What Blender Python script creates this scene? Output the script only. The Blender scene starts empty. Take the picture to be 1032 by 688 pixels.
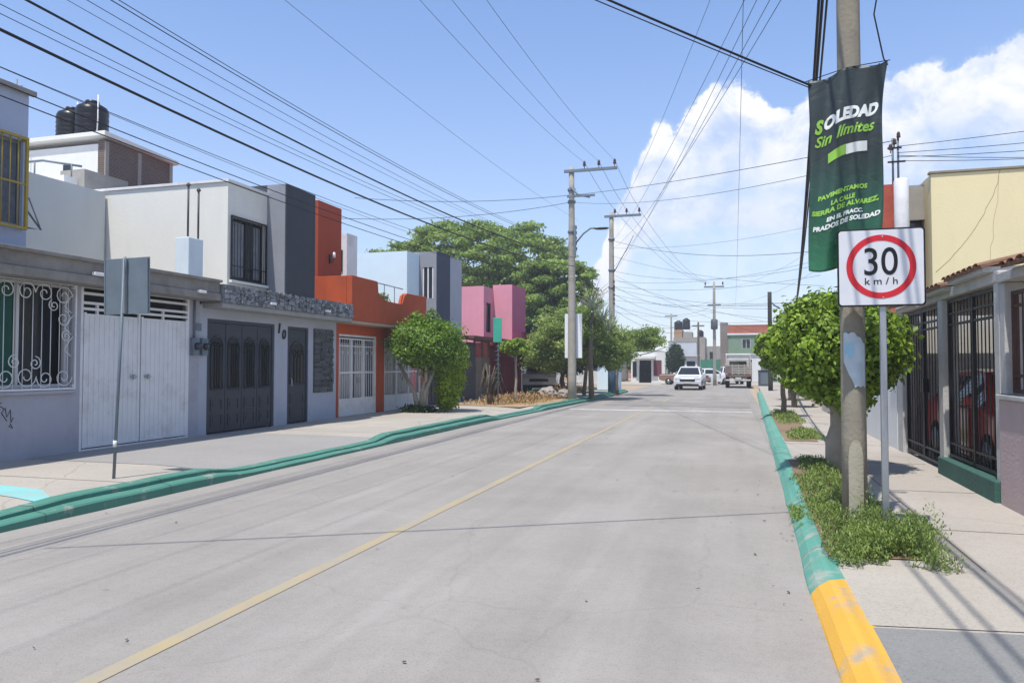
import bpy, bmesh, math, random
import numpy as np
from mathutils import Vector, Matrix, noise as mnoise
random.seed(7); rng=np.random.default_rng(7)
SC=bpy.context.scene; COL=SC.collection
R=math.radians
# ---------------------------------------------------------------- camera, light, sky
cam=bpy.data.cameras.new('camera'); co=bpy.data.objects.new('camera',cam); COL.objects.link(co)
co.location=(0,0,1.55); co.rotation_euler=(R(91.81),0,R(16.42))
cam.sensor_width=36; cam.lens=760/1032*36; cam.clip_end=3000; cam.clip_start=.05
SC.camera=co
SUN_EL=R(67.5); sdir=Vector((-.09,-.40,0)).normalized()
tosun=Vector((sdir.x*math.cos(SUN_EL),sdir.y*math.cos(SUN_EL),math.sin(SUN_EL)))
sl=bpy.data.lights.new('sun','SUN'); sl.energy=3.7; sl.angle=R(.53); sl.color=(1,.955,.89)
so=bpy.data.objects.new('sun',sl); COL.objects.link(so); so.location=(-5,-20,60)
so.rotation_euler=(-tosun).to_track_quat('-Z','Y').to_euler()
SC.view_settings.view_transform='Standard'; SC.view_settings.look='None'
SC.view_settings.exposure=.44; SC.view_settings.gamma=1
SC.render.resolution_x=1024; SC.render.resolution_y=682
W=bpy.data.worlds.new('World'); SC.world=W; W.use_nodes=True
nt=W.node_tree; nt.nodes.clear(); N=nt.nodes.new; L=nt.links.new
def wm(op,a,b=None,c=None):
    n=N('ShaderNodeMath'); n.operation=op
    for i,v in enumerate((a,b,c)):
        if v is None: continue
        if isinstance(v,(int,float)): n.inputs[i].default_value=v
        else: L(v,n.inputs[i])
    return n.outputs[0]
sky=N('ShaderNodeTexSky'); sky.sky_type='NISHITA'; sky.sun_disc=False
sky.sun_elevation=SUN_EL; sky.sun_rotation=math.atan2(sdir.x,sdir.y)
sky.altitude=300; sky.air_density=1.0; sky.dust_density=.5; sky.ozone_density=2.6
tc=N('ShaderNodeTexCoord'); sp=N('ShaderNodeSeparateXYZ'); L(tc.outputs['Generated'],sp.inputs[0])
az=wm('MULTIPLY',wm('ARCTAN2',sp.outputs[0],sp.outputs[1]),57.2958)
el=wm('MULTIPLY',wm('ARCSINE',sp.outputs[2]),57.2958)
# upper edge of the cloud bank as a function of compass direction
ramp=N('ShaderNodeFloatCurve'); cv=ramp.mapping.curves[0]
pts=[(-180,7),(-60,5),(-36,8),(-27.5,9),(-22,5),(-14,4.5),(-11.2,6.5),(-8.8,10),(-9.4,9.2),(-8.6,12.4),(-7.4,12.6),(-6.7,16.6),(-4.9,17.6),(-3.6,15.6),(-2.6,18.6),(-.6,20.8),(1.5,19.3),(3.6,17.6),(5.6,18.8),(10,19.3),(18,19.2),(30,16),(70,10),(180,7)]
while len(cv.points)>2: cv.points.remove(cv.points[1])
P0=[((a+180)/360,e/30) for a,e in pts]
cv.points[0].location=P0[0]; cv.points[1].location=P0[-1]
for p in P0[1:-1]: cv.points.new(*p)
for p in cv.points: p.handle_type='VECTOR'
ramp.mapping.update()
L(wm('DIVIDE',wm('ADD',az,180),360),ramp.inputs[1])
bound=wm('MULTIPLY',ramp.outputs[0],30)
def wnoise(scale,det,rough,off=(0,0,0),dist=0,zs=1.0):
    mp=N('ShaderNodeMapping'); mp.inputs['Location'].default_value=off; mp.inputs['Scale'].default_value=(1,1,zs)
    L(tc.outputs['Generated'],mp.inputs[0])
    n=N('ShaderNodeTexNoise'); n.inputs['Scale'].default_value=scale; n.inputs['Detail'].default_value=det
    n.inputs['Roughness'].default_value=rough; n.inputs['Distortion'].default_value=dist
    L(mp.outputs[0],n.inputs['Vector']); return n.outputs['Fac']
n1=wnoise(8,10,.55,(.3,.1,.6),.15); n1b=wnoise(26,8,.6,(1.3,.4,.2))
edge=wm('ADD',wm('MULTIPLY',wm('SUBTRACT',n1,.5),6.0),wm('MULTIPLY',wm('SUBTRACT',n1b,.5),3.6))
d=wm('ADD',wm('SUBTRACT',bound,el),edge)
def sstep(v,a,b):
    n=N('ShaderNodeMapRange'); n.interpolation_type='SMOOTHSTEP'; L(v,n.inputs[0])
    n.inputs[1].default_value=a; n.inputs[2].default_value=b; return n.outputs[0]
mask=sstep(d,-.1,.55)
n2=wnoise(5,8,.55,(4.2,1.1,0),.4,2.2)
n3=wnoise(3.2,6,.5,(9.1,.3,.2),.3,3.5)
# deep inside the bank the cloud thins to haze; near its upper edge it is dense
thin=sstep(d,1.8,9.5)
body=wm('SUBTRACT',1.0,wm('MULTIPLY',thin,wm('SUBTRACT',1.0,sstep(n2,.40,.64))))
body=wm('MAXIMUM',body,.34)
cm=wm('MULTIPLY',mask,body)
haze=wm('MULTIPLY',wm('SUBTRACT',1.0,sstep(el,-6.0,60.0)),.66)
cirrus=wm('MULTIPLY',wm('MULTIPLY',sstep(n3,.5,.78),.10),wm('SUBTRACT',1.0,sstep(el,10.,40.)))
tot=wm('MINIMUM',wm('MAXIMUM',wm('MAXIMUM',wm('MULTIPLY',cm,.97),haze),cirrus),1.0)
hz=N('ShaderNodeMixRGB'); hz.inputs[1].default_value=(.62,.75,1.0,1); hz.inputs[2].default_value=(.26,.45,.98,1); L(sstep(el,0.,30.),hz.inputs[0])
shade=N('ShaderNodeMixRGB'); L(hz.outputs[0],shade.inputs[1]); shade.inputs[2].default_value=(1.0,1.0,1.02,1)
sh=wm('MULTIPLY',mask,wm('ADD',.30,wm('MULTIPLY',sstep(wnoise(15,9,.62,(.33,.13,.54),.3),.34,.60),.70)))
sh=wm('MULTIPLY',sh,wm('SUBTRACT',1.0,wm('MULTIPLY',thin,.45)))
L(sh,shade.inputs[0])
bg1=N('ShaderNodeBackground'); L(sky.outputs[0],bg1.inputs[0]); bg1.inputs[1].default_value=.15
bg2=N('ShaderNodeBackground'); L(shade.outputs[0],bg2.inputs[0]); bg2.inputs[1].default_value=.80
mx=N('ShaderNodeMixShader'); L(tot,mx.inputs[0]); L(bg1.outputs[0],mx.inputs[1]); L(bg2.outputs[0],mx.inputs[2])
out=N('ShaderNodeOutputWorld'); L(mx.outputs[0],out.inputs[0])

# ---------------------------------------------------------------- materials
def lin(h):
    if isinstance(h,str):
        v=[int(h[i:i+2],16)/255 for i in (0,2,4)]
        return tuple(c/12.92 if c<=.04045 else ((c+.055)/1.055)**2.4 for c in v)
    return tuple(h)
MC={}
def mat(name,col,rough=.8,var=.12,scale=2.5,bump=.15,bscale=60,metal=0,streak=0,dirt=None,dirtamt=.0,spec=.4,coords='Object',col2=None):
    """procedural paint/plaster/metal: colour mottled by two noises, optional vertical rain streaks and dirt blotches"""
    if name in MC: return MC[name]
    m=bpy.data.materials.new(name); m.use_nodes=True; t=m.node_tree; b=t.nodes['Principled BSDF']
    n=t.nodes.new; l=t.links.new; c=lin(col)
    g=n('ShaderNodeNewGeometry') if coords=='World' else n('ShaderNodeTexCoord')
    vec=g.outputs['Position'] if coords=='World' else g.outputs['Object']
    a=n('ShaderNodeTexNoise'); a.inputs['Scale'].default_value=scale; a.inputs['Detail'].default_value=7; a.inputs['Roughness'].default_value=.62; l(vec,a.inputs['Vector'])
    r=n('ShaderNodeValToRGB'); r.color_ramp.elements[0].position=.28; r.color_ramp.elements[1].position=.72
    lo=tuple(max(0,x*(1-var)) for x in c); hi=tuple(min(1,x*(1+var*.8)) for x in (lin(col2) if col2 else c))
    r.color_ramp.elements[0].color=(*lo,1); r.color_ramp.elements[1].color=(*hi,1)
    l(a.outputs['Fac'],r.inputs[0]); cur=r.outputs[0]
    if streak:
        mp=n('ShaderNodeMapping'); mp.inputs['Scale'].default_value=(2.6,2.6,.32); l(vec,mp.inputs[0])
        s=n('ShaderNodeTexNoise'); s.inputs['Scale'].default_value=1.3; s.inputs['Detail'].default_value=8; s.inputs['Roughness'].default_value=.6; s.inputs['Distortion'].default_value=.3; l(mp.outputs[0],s.inputs['Vector'])
        sr=n('ShaderNodeMapRange'); sr.inputs[1].default_value=.5; sr.inputs[2].default_value=.85; sr.inputs[4].default_value=streak*.75; l(s.outputs['Fac'],sr.inputs[0])
        q=n('ShaderNodeMixRGB'); q.blend_type='MULTIPLY'; q.inputs[2].default_value=(.45,.42,.38,1); l(sr.outputs[0],q.inputs[0]); l(cur,q.inputs[1]); cur=q.outputs[0]
    if dirt:
        s=n('ShaderNodeTexNoise'); s.inputs['Scale'].default_value=scale*.45; s.inputs['Detail'].default_value=9; s.inputs['Roughness'].default_value=.7; l(vec,s.inputs['Vector'])
        sr=n('ShaderNodeMapRange'); sr.inputs[1].default_value=.52; sr.inputs[2].default_value=.66; sr.inputs[4].default_value=dirtamt; l(s.outputs['Fac'],sr.inputs[0])
        q=n('ShaderNodeMixRGB'); q.inputs[2].default_value=(*lin(dirt),1); l(sr.outputs[0],q.inputs[0]); l(cur,q.inputs[1]); cur=q.outputs[0]
    l(cur,b.inputs['Base Color'])
    b.inputs['Roughness'].default_value=rough; b.inputs['Metallic'].default_value=metal; b.inputs['Specular IOR Level'].default_value=spec
    if bump:
        bn=n('ShaderNodeTexNoise'); bn.inputs['Scale'].default_value=bscale; bn.inputs['Detail'].default_value=5; l(vec,bn.inputs['Vector'])
        bp=n('ShaderNodeBump'); bp.inputs['Strength'].default_value=bump; bp.inputs['Distance'].default_value=.02; l(bn.outputs['Fac'],bp.inputs['Height']); l(bp.outputs[0],b.inputs['Normal'])
    MC[name]=m; return m
def glass(name,col=(.02,.025,.03),rough=.06):
    if name in MC: return MC[name]
    m=bpy.data.materials.new(name); m.use_nodes=True; b=m.node_tree.nodes['Principled BSDF']
    t=m.node_tree; x=t.nodes.new('ShaderNodeTexNoise'); x.inputs['Scale'].default_value=.8
    bp=t.nodes.new('ShaderNodeBump'); bp.inputs['Strength'].default_value=.04; t.links.new(x.outputs['Fac'],bp.inputs['Height']); t.links.new(bp.outputs[0],b.inputs['Normal'])
    b.inputs['Base Color'].default_value=(*col,1); b.inputs['Roughness'].default_value=rough; b.inputs['Specular IOR Level'].default_value=.6
    MC[name]=m; return m
def leafmat(name,c1,c2,trans=.35,scale=3.0):
    if name in MC: return MC[name]
    m=bpy.data.materials.new(name); m.use_nodes=True; t=m.node_tree; n=t.nodes.new; l=t.links.new; b=t.nodes['Principled BSDF']; o=t.nodes['Material Output']
    g=n('ShaderNodeNewGeometry'); r=n('ShaderNodeValToRGB'); r.color_ramp.elements[0].color=(*lin(c1),1); r.color_ramp.elements[1].color=(*lin(c2),1)
    x=n('ShaderNodeTexNoise'); x.inputs['Scale'].default_value=scale; x.inputs['Detail'].default_value=3; l(g.outputs['Position'],x.inputs['Vector'])
    a=n('ShaderNodeMath'); a.operation='MULTIPLY_ADD'; l(g.outputs['Random Per Island'],a.inputs[0]); a.inputs[1].default_value=.55
    q=n('ShaderNodeMath'); q.operation='MULTIPLY_ADD'; l(x.outputs['Fac'],q.inputs[0]); q.inputs[1].default_value=1.3; q.inputs[2].default_value=-.42; l(q.outputs[0],a.inputs[2])
    l(a.outputs[0],r.inputs[0]); l(r.outputs[0],b.inputs['Base Color']); b.inputs['Roughness'].default_value=.5; b.inputs['Specular IOR Level'].default_value=.35
    tr=n('ShaderNodeBsdfTranslucent'); l(r.outputs[0],tr.inputs[0]); mxx=n('ShaderNodeMixShader'); mxx.inputs[0].default_value=trans
    l(b.outputs[0],mxx.inputs[1]); l(tr.outputs[0],mxx.inputs[2]); l(mxx.outputs[0],o.inputs[0]); MC[name]=m; return m

# ---------------------------------------------------------------- mesh helpers
def cat(o,label=None,category=None,group=None,kind=None):
    if label: o['label']=label
    if category: o['category']=category
    if group: o['group']=group
    if kind: o['kind']=kind
    return o
def empty(name,loc,label,category,group=None,rz=0):
    o=bpy.data.objects.new(name,None); COL.objects.link(o); o.location=loc; o.rotation_euler=(0,0,rz); o.empty_display_size=.2
    return cat(o,label,category,group)
class MB:
    def __init__(s): s.v=[]; s.f=[]; s.sm=[]
    def add(s,vs,fs,smooth=False):
        k=len(s.v); s.v+= [tuple(p) for p in vs]; s.f+=[tuple(i+k for i in f) for f in fs]; s.sm+=[smooth]*len(fs); return s
    def box(s,x0,x1,y0,y1,z0,z1):
        if x0>x1:x0,x1=x1,x0
        if y0>y1:y0,y1=y1,y0
        if z0>z1:z0,z1=z1,z0
        return s.add([(x0,y0,z0),(x1,y0,z0),(x1,y1,z0),(x0,y1,z0),(x0,y0,z1),(x1,y0,z1),(x1,y1,z1),(x0,y1,z1)],
              [(0,3,2,1),(4,5,6,7),(0,1,5,4),(1,2,6,5),(2,3,7,6),(3,0,4,7)])
    def obox(s,c,sz,rot=(0,0,0)):
        from mathutils import Euler
        m=Euler(rot).to_matrix(); h=[x/2 for x in sz]
        vs=[Vector(c)+m@Vector((a*h[0],b*h[1],d*h[2])) for a,b,d in [(-1,-1,-1),(1,-1,-1),(1,1,-1),(-1,1,-1),(-1,-1,1),(1,-1,1),(1,1,1),(-1,1,1)]]
        return s.add(vs,[(0,3,2,1),(4,5,6,7),(0,1,5,4),(1,2,6,5),(2,3,7,6),(3,0,4,7)])
    def tube(s,pts,r,n=8,cap=True):
        pts=[Vector(p) for p in pts]; rr=r if isinstance(r,(list,tuple)) else [r]*len(pts); rings=[]; vs=[]
        up=None
        for i,p in enumerate(pts):
            t=(pts[min(i+1,len(pts)-1)]-pts[max(i-1,0)]).normalized()
            if up is None: up=Vector((0,0,1)) if abs(t.z)<.9 else Vector((1,0,0))
            u=t.cross(up); 
            if u.length<1e-4: u=t.orthogonal()
            u.normalize(); w=u.cross(t).normalized(); up=w
            for k in range(n):
                a=2*math.pi*k/n; vs.append(p+(u*math.cos(a)+w*math.sin(a))*rr[i])
        fs=[]
        for i in range(len(pts)-1):
            for k in range(n):
                a=i*n+k; b=i*n+(k+1)%n; fs.append((a,b,b+n,a+n))
        s.add(vs,fs,True)
        if cap:
            k=len(s.v)-len(vs); s.f.append(tuple(k+i for i in range(n))); s.f.append(tuple(k+(len(pts)-1)*n+i for i in reversed(range(n)))); s.sm+=[False,False]
        return s
    def lathe(s,c,prof,n=24,axis='z'):
        vs=[];fs=[]
        for r,z in prof:
            for k in range(n):
                a=2*math.pi*k/n; q=(r*math.cos(a),r*math.sin(a),z)
                if axis=='y': q=(q[0],q[2],q[1])
                if axis=='x': q=(q[2],q[0],q[1])
                vs.append((c[0]+q[0],c[1]+q[1],c[2]+q[2]))
        for i in range(len(prof)-1):
            for k in range(n):
                a=i*n+k;b=i*n+(k+1)%n; fs.append((a,b,b+n,a+n))
        fs.append(tuple(reversed(range(n)))); fs.append(tuple((len(prof)-1)*n+i for i in range(n)))
        return s.add(vs,fs,True)
    def prism(s,poly,a,b,axis='x'):
        """poly = 2D outline; extruded along axis from a to b"""
        n=len(poly)
        def m(p,t): return {'x':(t,p[0],p[1]),'y':(p[0],t,p[1]),'z':(p[0],p[1],t)}[axis]
        vs=[m(p,a) for p in poly]+[m(p,b) for p in poly]
        fs=[tuple(range(n)),tuple(range(2*n-1,n-1,-1))]+[(i,(i+1)%n+0,(i+1)%n+n,i+n) for i in range(n)]
        return s.add(vs,fs)
    def wall(s,axis,f,th,u0,u1,z0,z1,holes=()):
        """wall slab normal to `axis` ('x' or 'y'); front face at f, thickness th (signed, towards the back); rectangular holes with reveals"""
        us=sorted({u0,u1,*[h[0] for h in holes],*[h[1] for h in holes]}); zs=sorted({z0,z1,*[h[2] for h in holes],*[h[3] for h in holes]})
        us=[u for u in us if u0<=u<=u1]; zs=[z for z in zs if z0<=z<=z1]
        def solid(i,j):
            if i<0 or j<0 or i>=len(us)-1 or j>=len(zs)-1: return False
            u=(us[i]+us[i+1])/2; z=(zs[j]+zs[j+1])/2
            return not any(h[0]<u<h[1] and h[2]<z<h[3] for h in holes)
        g=f+th
        def P(t,u,z): return (t,u,z) if axis=='x' else (u,t,z)
        for i in range(len(us)-1):
            for j in range(len(zs)-1):
                if not solid(i,j): continue
                a,b,c,d=us[i],us[i+1],zs[j],zs[j+1]
                q=[P(f,a,c),P(f,b,c),P(f,b,d),P(f,a,d),P(g,a,c),P(g,b,c),P(g,b,d),P(g,a,d)]
                fs=[(0,1,2,3),(7,6,5,4)]
                if not solid(i-1,j): fs.append((0,3,7,4))
                if not solid(i+1,j): fs.append((1,5,6,2))
                if not solid(i,j-1): fs.append((0,4,5,1))
                if not solid(i,j+1): fs.append((3,2,6,7))
                s.add(q,fs)
        return s
    def build(s,name,m,parent=None,bevel=0,label=None,world=True):
        me=bpy.data.meshes.new(name); off=Vector((0,0,0))
        if parent is not None and world:
            p=parent; mt=Matrix.Identity(4)
            while p is not None:
                mt=(Matrix.Translation(p.location)@p.rotation_euler.to_matrix().to_4x4())@mt; p=p.parent
            inv=mt.inverted(); vs=[inv@Vector(v) for v in s.v]
        else: vs=s.v
        me.from_pydata([tuple(v) for v in vs],[],s.f); me.materials.append(m)
        me.polygons.foreach_set('use_smooth',s.sm)
        bm=bmesh.new(); bm.from_mesh(me)
        bmesh.ops.remove_doubles(bm,verts=bm.verts,dist=1e-5); bmesh.ops.recalc_face_normals(bm,faces=bm.faces); bm.to_mesh(me); bm.free()
        o=bpy.data.objects.new(name,me); COL.objects.link(o)
        if parent is not None: o.parent=parent
        if bevel:
            b=o.modifiers.new('bevel','BEVEL'); b.width=bevel; b.segments=2; b.limit_method='ANGLE'; b.angle_limit=R(40)
        if label: o['label']=label
        return o
def copy_tree(o,parent=None):
    c=o.copy(); COL.objects.link(c); c.parent=parent
    for ch in [x for x in SC.objects if x.parent==o]: copy_tree(ch,c)
    return c
def fixture(name,mb,m,loc,label,category,group=None,bevel=0):
    """a thing that is one mesh, built in world coordinates with its origin moved to loc"""
    mb.v=[(a-loc[0],b-loc[1],c-loc[2]) for a,b,c in mb.v]
    o=mb.build(name,m,None,bevel); o.location=loc; return cat(o,label,category,group)
def text(s,size,m,name,parent,origin,ux,uz,th=.004,bold=0,shear=0,space=1,align='CENTER',warp=None,label=None,res=3):
    """lettering: centred on origin, running along ux with up uz, extruded by th towards ux x uz"""
    c=bpy.data.curves.new(name,'FONT'); c.body=s; c.size=size; c.align_x=align; c.align_y='CENTER'; c.extrude=th/2; c.offset=bold; c.shear=shear; c.space_character=space; c.resolution_u=res
    t=bpy.data.objects.new(name,c); COL.objects.link(t); dg=bpy.context.evaluated_depsgraph_get()
    me=bpy.data.meshes.new_from_object(t.evaluated_get(dg)); bpy.data.objects.remove(t)
    ux=Vector(ux).normalized(); uz=Vector(uz).normalized(); un=ux.cross(uz)
    inv=Matrix.Identity(4)
    if parent is not None: inv=(Matrix.Translation(parent.location)@parent.rotation_euler.to_matrix().to_4x4()).inverted() if parent.parent is None else (Matrix.Translation(parent.parent.location+parent.location)).inverted()
    if warp:
        bm=bmesh.new(); bm.from_mesh(me); bmesh.ops.triangulate(bm,faces=bm.faces); bmesh.ops.subdivide_edges(bm,edges=[e for e in bm.edges if e.calc_length()>.03],cuts=1,use_grid_fill=False); bm.to_mesh(me); bm.free()
    for v in me.vertices:
        p=Vector(origin)+ux*v.co.x+uz*v.co.y+un*v.co.z
        if warp: p=warp(p)
        v.co=inv@p
    me.materials.clear(); me.materials.append(m)
    o=bpy.data.objects.new(name,me); COL.objects.link(o); o.parent=parent
    if label: o['label']=label
    return o
def leaves(name,m,parent,clumps,n,size,seed=1,origin=(0,0,0),squash=.9,inner=.25,elong=1.8,droop=0.,spread=.22,zcut=None):
    """foliage: n folded leaves spread over and through ellipsoid clumps (x,y,z,rx,ry,rz)"""
    g=np.random.default_rng(seed); cl=np.array([(c+(c[3],c[3]) if len(c)==4 else c) for c in clumps],float)
    w=cl[:,3]*cl[:,4]+cl[:,4]*cl[:,5]; w/=w.sum(); idx=g.choice(len(cl),n,p=w)
    dv=g.normal(size=(n,3)); dv/=np.linalg.norm(dv,axis=1)[:,None]
    rad=np.where(g.random(n)<inner,g.random(n)**.5*.85,1+g.normal(size=n)*spread*.5)
    # lumpy surface
    ph=cl[idx,0]*3.1
    rad*=1+.12*np.sin(dv[:,0]*5+ph)*np.cos(dv[:,2]*6+ph*1.7)+.08*np.sin(dv[:,1]*9+ph)
    c=cl[idx,:3]+dv*cl[idx,3:6]*rad[:,None]
    if zcut is not None: c[:,2]=np.maximum(c[:,2],zcut+g.random(n)*.05)
    nrm=dv+g.normal(size=(n,3))*.75+np.array([0,0,.35]); nrm/=np.linalg.norm(nrm,axis=1)[:,None]
    t=np.cross(nrm,g.normal(size=(n,3))); t/=np.linalg.norm(t,axis=1)[:,None]; t[:,2]-=droop; t/=np.linalg.norm(t,axis=1)[:,None]
    b=np.cross(nrm,t); s=size*(.6+.8*g.random(n))[:,None]
    wdt=s/elong
    p0=c-t*s*.5; p2=c+t*s*.5; f=nrm*s*.12
    p1=c+b*wdt*.5+f; p3=c-b*wdt*.5+f
    V=np.stack([p0,p1,p2,p3],1).reshape(-1,3)-np.array(origin)
    return rawquads(name,m,parent,V)
def rawquads(name,m,parent,V):
    n=len(V)//4; me=bpy.data.meshes.new(name); me.vertices.add(n*4); me.vertices.foreach_set('co',V.astype(np.float32).ravel())
    me.loops.add(n*4); me.loops.foreach_set('vertex_index',np.arange(n*4,dtype=np.int32))
    me.polygons.add(n); me.polygons.foreach_set('loop_start',np.arange(0,n*4,4,dtype=np.int32)); me.polygons.foreach_set('loop_total',np.full(n,4,np.int32))
    me.materials.append(m); me.update(); me.validate()
    o=bpy.data.objects.new(name,me); COL.objects.link(o); o.parent=parent; return o
def limbs(mb,base,tips,r0,r1,jit=.08,seg=6,n=8,seed=3):
    rd=random.Random(seed)
    for tp in tips:
        a=Vector(base);b=Vector(tp);pts=[]
        for i in range(seg+1):
            q=i/seg; p=a.lerp(b,q); p+=Vector((rd.uniform(-1,1),rd.uniform(-1,1),rd.uniform(-.5,.5)))*jit*(math.sin(q*math.pi)) ; pts.append(p)
        mb.tube(pts,[r0+(r1-r0)*i/seg for i in range(seg+1)],n)
    return mb
# ---------------------------------------------------------------- common materials
M_curb=lambda:0
concrete=mat('concrete','9c9890',.9,.14,3,.3,40,streak=.25)
concrete_pole=mat('pole_concrete','a39e92',.9,.16,4,.35,50,streak=.3)
galv=mat('galvanised','a9adb0',.45,.1,6,.05,30,metal=.75)
galvdull=mat('galvanised_dull','6f7c86',.6,.12,5,.05,30,metal=.3,dirt='6b6a62',dirtamt=.35)
black=mat('black_cable','0d0d0e',.55,.1,4,0)
darkm=mat('black_iron','141416',.5,.2,6,.05,60)
whitep=mat('white_metal_paint','dcdcdc',.5,.05,4,.05,60,streak=.2,dirt='8d7b68',dirtamt=.25)
glassd=glass('dark_glass')
dark=mat('dark_interior','17181a',.9,.1,2,0)  # near-black colour stands in for the shade inside houses and doorway

# ---------------------------------------------------------------- GROUND
def ground_mat(name,c1,c2,speck=.08,crack=0,tracks=False,bump=.25):
    m=bpy.data.materials.new(name); m.use_nodes=True; t=m.node_tree; n=t.nodes.new; l=t.links.new; b=t.nodes['Principled BSDF']
    g=n('ShaderNodeNewGeometry'); pos=g.outputs['Position']
    def nz(s,d=6,r=.6,sc=(1,1,1)):
        mp=n('ShaderNodeMapping'); mp.inputs['Scale'].default_value=sc; l(pos,mp.inputs[0]); x=n('ShaderNodeTexNoise'); x.inputs['Scale'].default_value=s; x.inputs['Detail'].default_value=d; x.inputs['Roughness'].default_value=r; l(mp.outputs[0],x.inputs['Vector']); return x.outputs['Fac']
    def mr(v,a,b_,c,d):
        x=n('ShaderNodeMapRange'); l(v,x.inputs[0]); x.inputs[1].default_value=a;x.inputs[2].default_value=b_;x.inputs[3].default_value=c;x.inputs[4].default_value=d; return x.outputs[0]
    def mul(cur,fac,col):
        q=n('ShaderNodeMixRGB'); q.blend_type='MULTIPLY'; q.inputs[2].default_value=(*col,1); l(fac,q.inputs[0]); l(cur,q.inputs[1]); return q.outputs[0]
    def mixc(cur,fac,col):
        q=n('ShaderNodeMixRGB'); q.inputs[2].default_value=(*col,1); l(fac,q.inputs[0]); l(cur,q.inputs[1]); return q.outputs[0]
    base=n('ShaderNodeMixRGB'); base.inputs[1].default_value=(*lin(c1),1); base.inputs[2].default_value=(*lin(c2),1)
    l(mr(nz(.5,9,.65),.3,.7,0,1),base.inputs[0]); cur=base.outputs[0]
    cur=mul(cur,mr(nz(14,8,.75),.48,.75,0,.42),(.72,.7,.68))
    cur=mul(cur,mr(nz(70,4,.6),.52,.75,0,.75),(.6,.58,.56))
    cur=mixc(cur,mr(nz(110,2,.5,(1,1,1)),.64,.8,0,.5),(.62,.6,.57))
    if tracks:
        cur=mul(cur,mr(nz(1.1,6,.6,(1.6,.09,1)),.46,.74,0,.32),(.56,.56,.57))
        cur=mixc(cur,mr(nz(.8,7,.6,(1.2,.12,1)),.55,.75,0,.3),(.48,.455,.42))
        # oil drips
        cur=mul(cur,mr(nz(3.2,3,.5),.70,.76,0,.4),(.45,.43,.42))
    if crack:
        v=n('ShaderNodeTexVoronoi'); v.feature='DISTANCE_TO_EDGE'; v.inputs['Scale'].default_value=.33
        mp=n('ShaderNodeMixRGB'); mp.blend_type='ADD'; mp.inputs[0].default_value=.35; l(pos,mp.inputs[1])
        nn=n('ShaderNodeTexNoise'); nn.inputs['Scale'].default_value=2.2; nn.inputs['Detail'].default_value=6; l(pos,nn.inputs['Vector']); l(nn.outputs['Color'],mp.inputs[2]); l(mp.outputs[0],v.inputs['Vector'])
        cur=mul(cur,mr(v.outputs['Distance'],0,.006,crack,0),(.35,.33,.3))
    l(cur,b.inputs['Base Color']); b.inputs['Roughness'].default_value=.88; b.inputs['Specular IOR Level'].default_value=.25
    bp=n('ShaderNodeBump'); bp.inputs['Strength'].default_value=bump; bp.inputs['Distance'].default_value=.01; l(nz(120,4,.6),bp.inputs['Height']); l(bp.outputs[0],b.inputs['Normal'])
    return m
def worn_paint(name,col,under,cover=.5,scale=5,soft=.12,ysc=1,thin=0):
    m=bpy.data.materials.new(name); m.use_nodes=True; t=m.node_tree; n=t.nodes.new; l=t.links.new; b=t.nodes['Principled BSDF']
    g=n('ShaderNodeNewGeometry'); mp=n('ShaderNodeMapping'); mp.inputs['Scale'].default_value=(1,ysc,1); l(g.outputs['Position'],mp.inputs[0])
    x=n('ShaderNodeTexNoise'); x.inputs['Scale'].default_value=scale; x.inputs['Detail'].default_value=9; x.inputs['Roughness'].default_value=.7; l(mp.outputs[0],x.inputs['Vector'])
    r=n('ShaderNodeMapRange'); l(x.outputs['Fac'],r.inputs[0]); r.inputs[1].default_value=cover-soft; r.inputs[2].default_value=cover+soft; r.inputs[4].default_value=1-thin
    y=n('ShaderNodeTexNoise'); y.inputs['Scale'].default_value=2; y.inputs['Detail'].default_value=5; l(g.outputs['Position'],y.inputs['Vector'])
    v=n('ShaderNodeMixRGB'); v.inputs[1].default_value=(*[c*.82 for c in lin(col)],1); v.inputs[2].default_value=(*[min(1,c*1.12) for c in lin(col)],1); l(y.outputs['Fac'],v.inputs[0])
    q=n('ShaderNodeMixRGB'); q.inputs[1].default_value=(*lin(under),1); l(r.outputs[0],q.inputs[0]); l(v.outputs[0],q.inputs[2]); l(q.outputs[0],b.inputs['Base Color']); b.inputs['Roughness'].default_value=.75
    z=n('ShaderNodeTexNoise'); z.inputs['Scale'].default_value=90; z.inputs['Detail'].default_value=4; l(g.outputs['Position'],z.inputs['Vector'])
    bp=n('ShaderNodeBump'); bp.inputs['Strength'].default_value=.3; bp.inputs['Distance'].default_value=.01; l(z.outputs['Fac'],bp.inputs['Height']); l(bp.outputs[0],b.inputs['Normal'])
    return m
roadM=ground_mat('road_surface','908b84','a19c95',crack=.12,tracks=True)
walkM=ground_mat('sidewalk_concrete','a59e94','b5aea3',crack=.35)
walkR=ground_mat('sidewalk_concrete_right','a49d94','b2aba1',crack=.35)
driveM=ground_mat('driveway_concrete','93908c','9d9a96')
dirtM=ground_mat('dry_dirt','a8957c','b5a48c',bump=.6)
greenP=worn_paint('green_kerb_paint','4a8271','a49e93',.36,4,.08)
greenR=worn_paint('green_kerb_paint_right','5c9a88','aba69c',.38,4,.1)
yellowP=worn_paint('yellow_kerb_paint','dca840','a39b90',.375,2.2,.06,.7)
lineP=worn_paint('road_line_yellow','b5a06c','97938c',.47,3.0,.2,.6,.2)
whiteLine=worn_paint('road_line_white','c9c6c0','a09b93',.47,2.5,.12)
cyanP=worn_paint('cyan_paint','86c4c2','b3aa9d',.36,4,.1)

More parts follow.
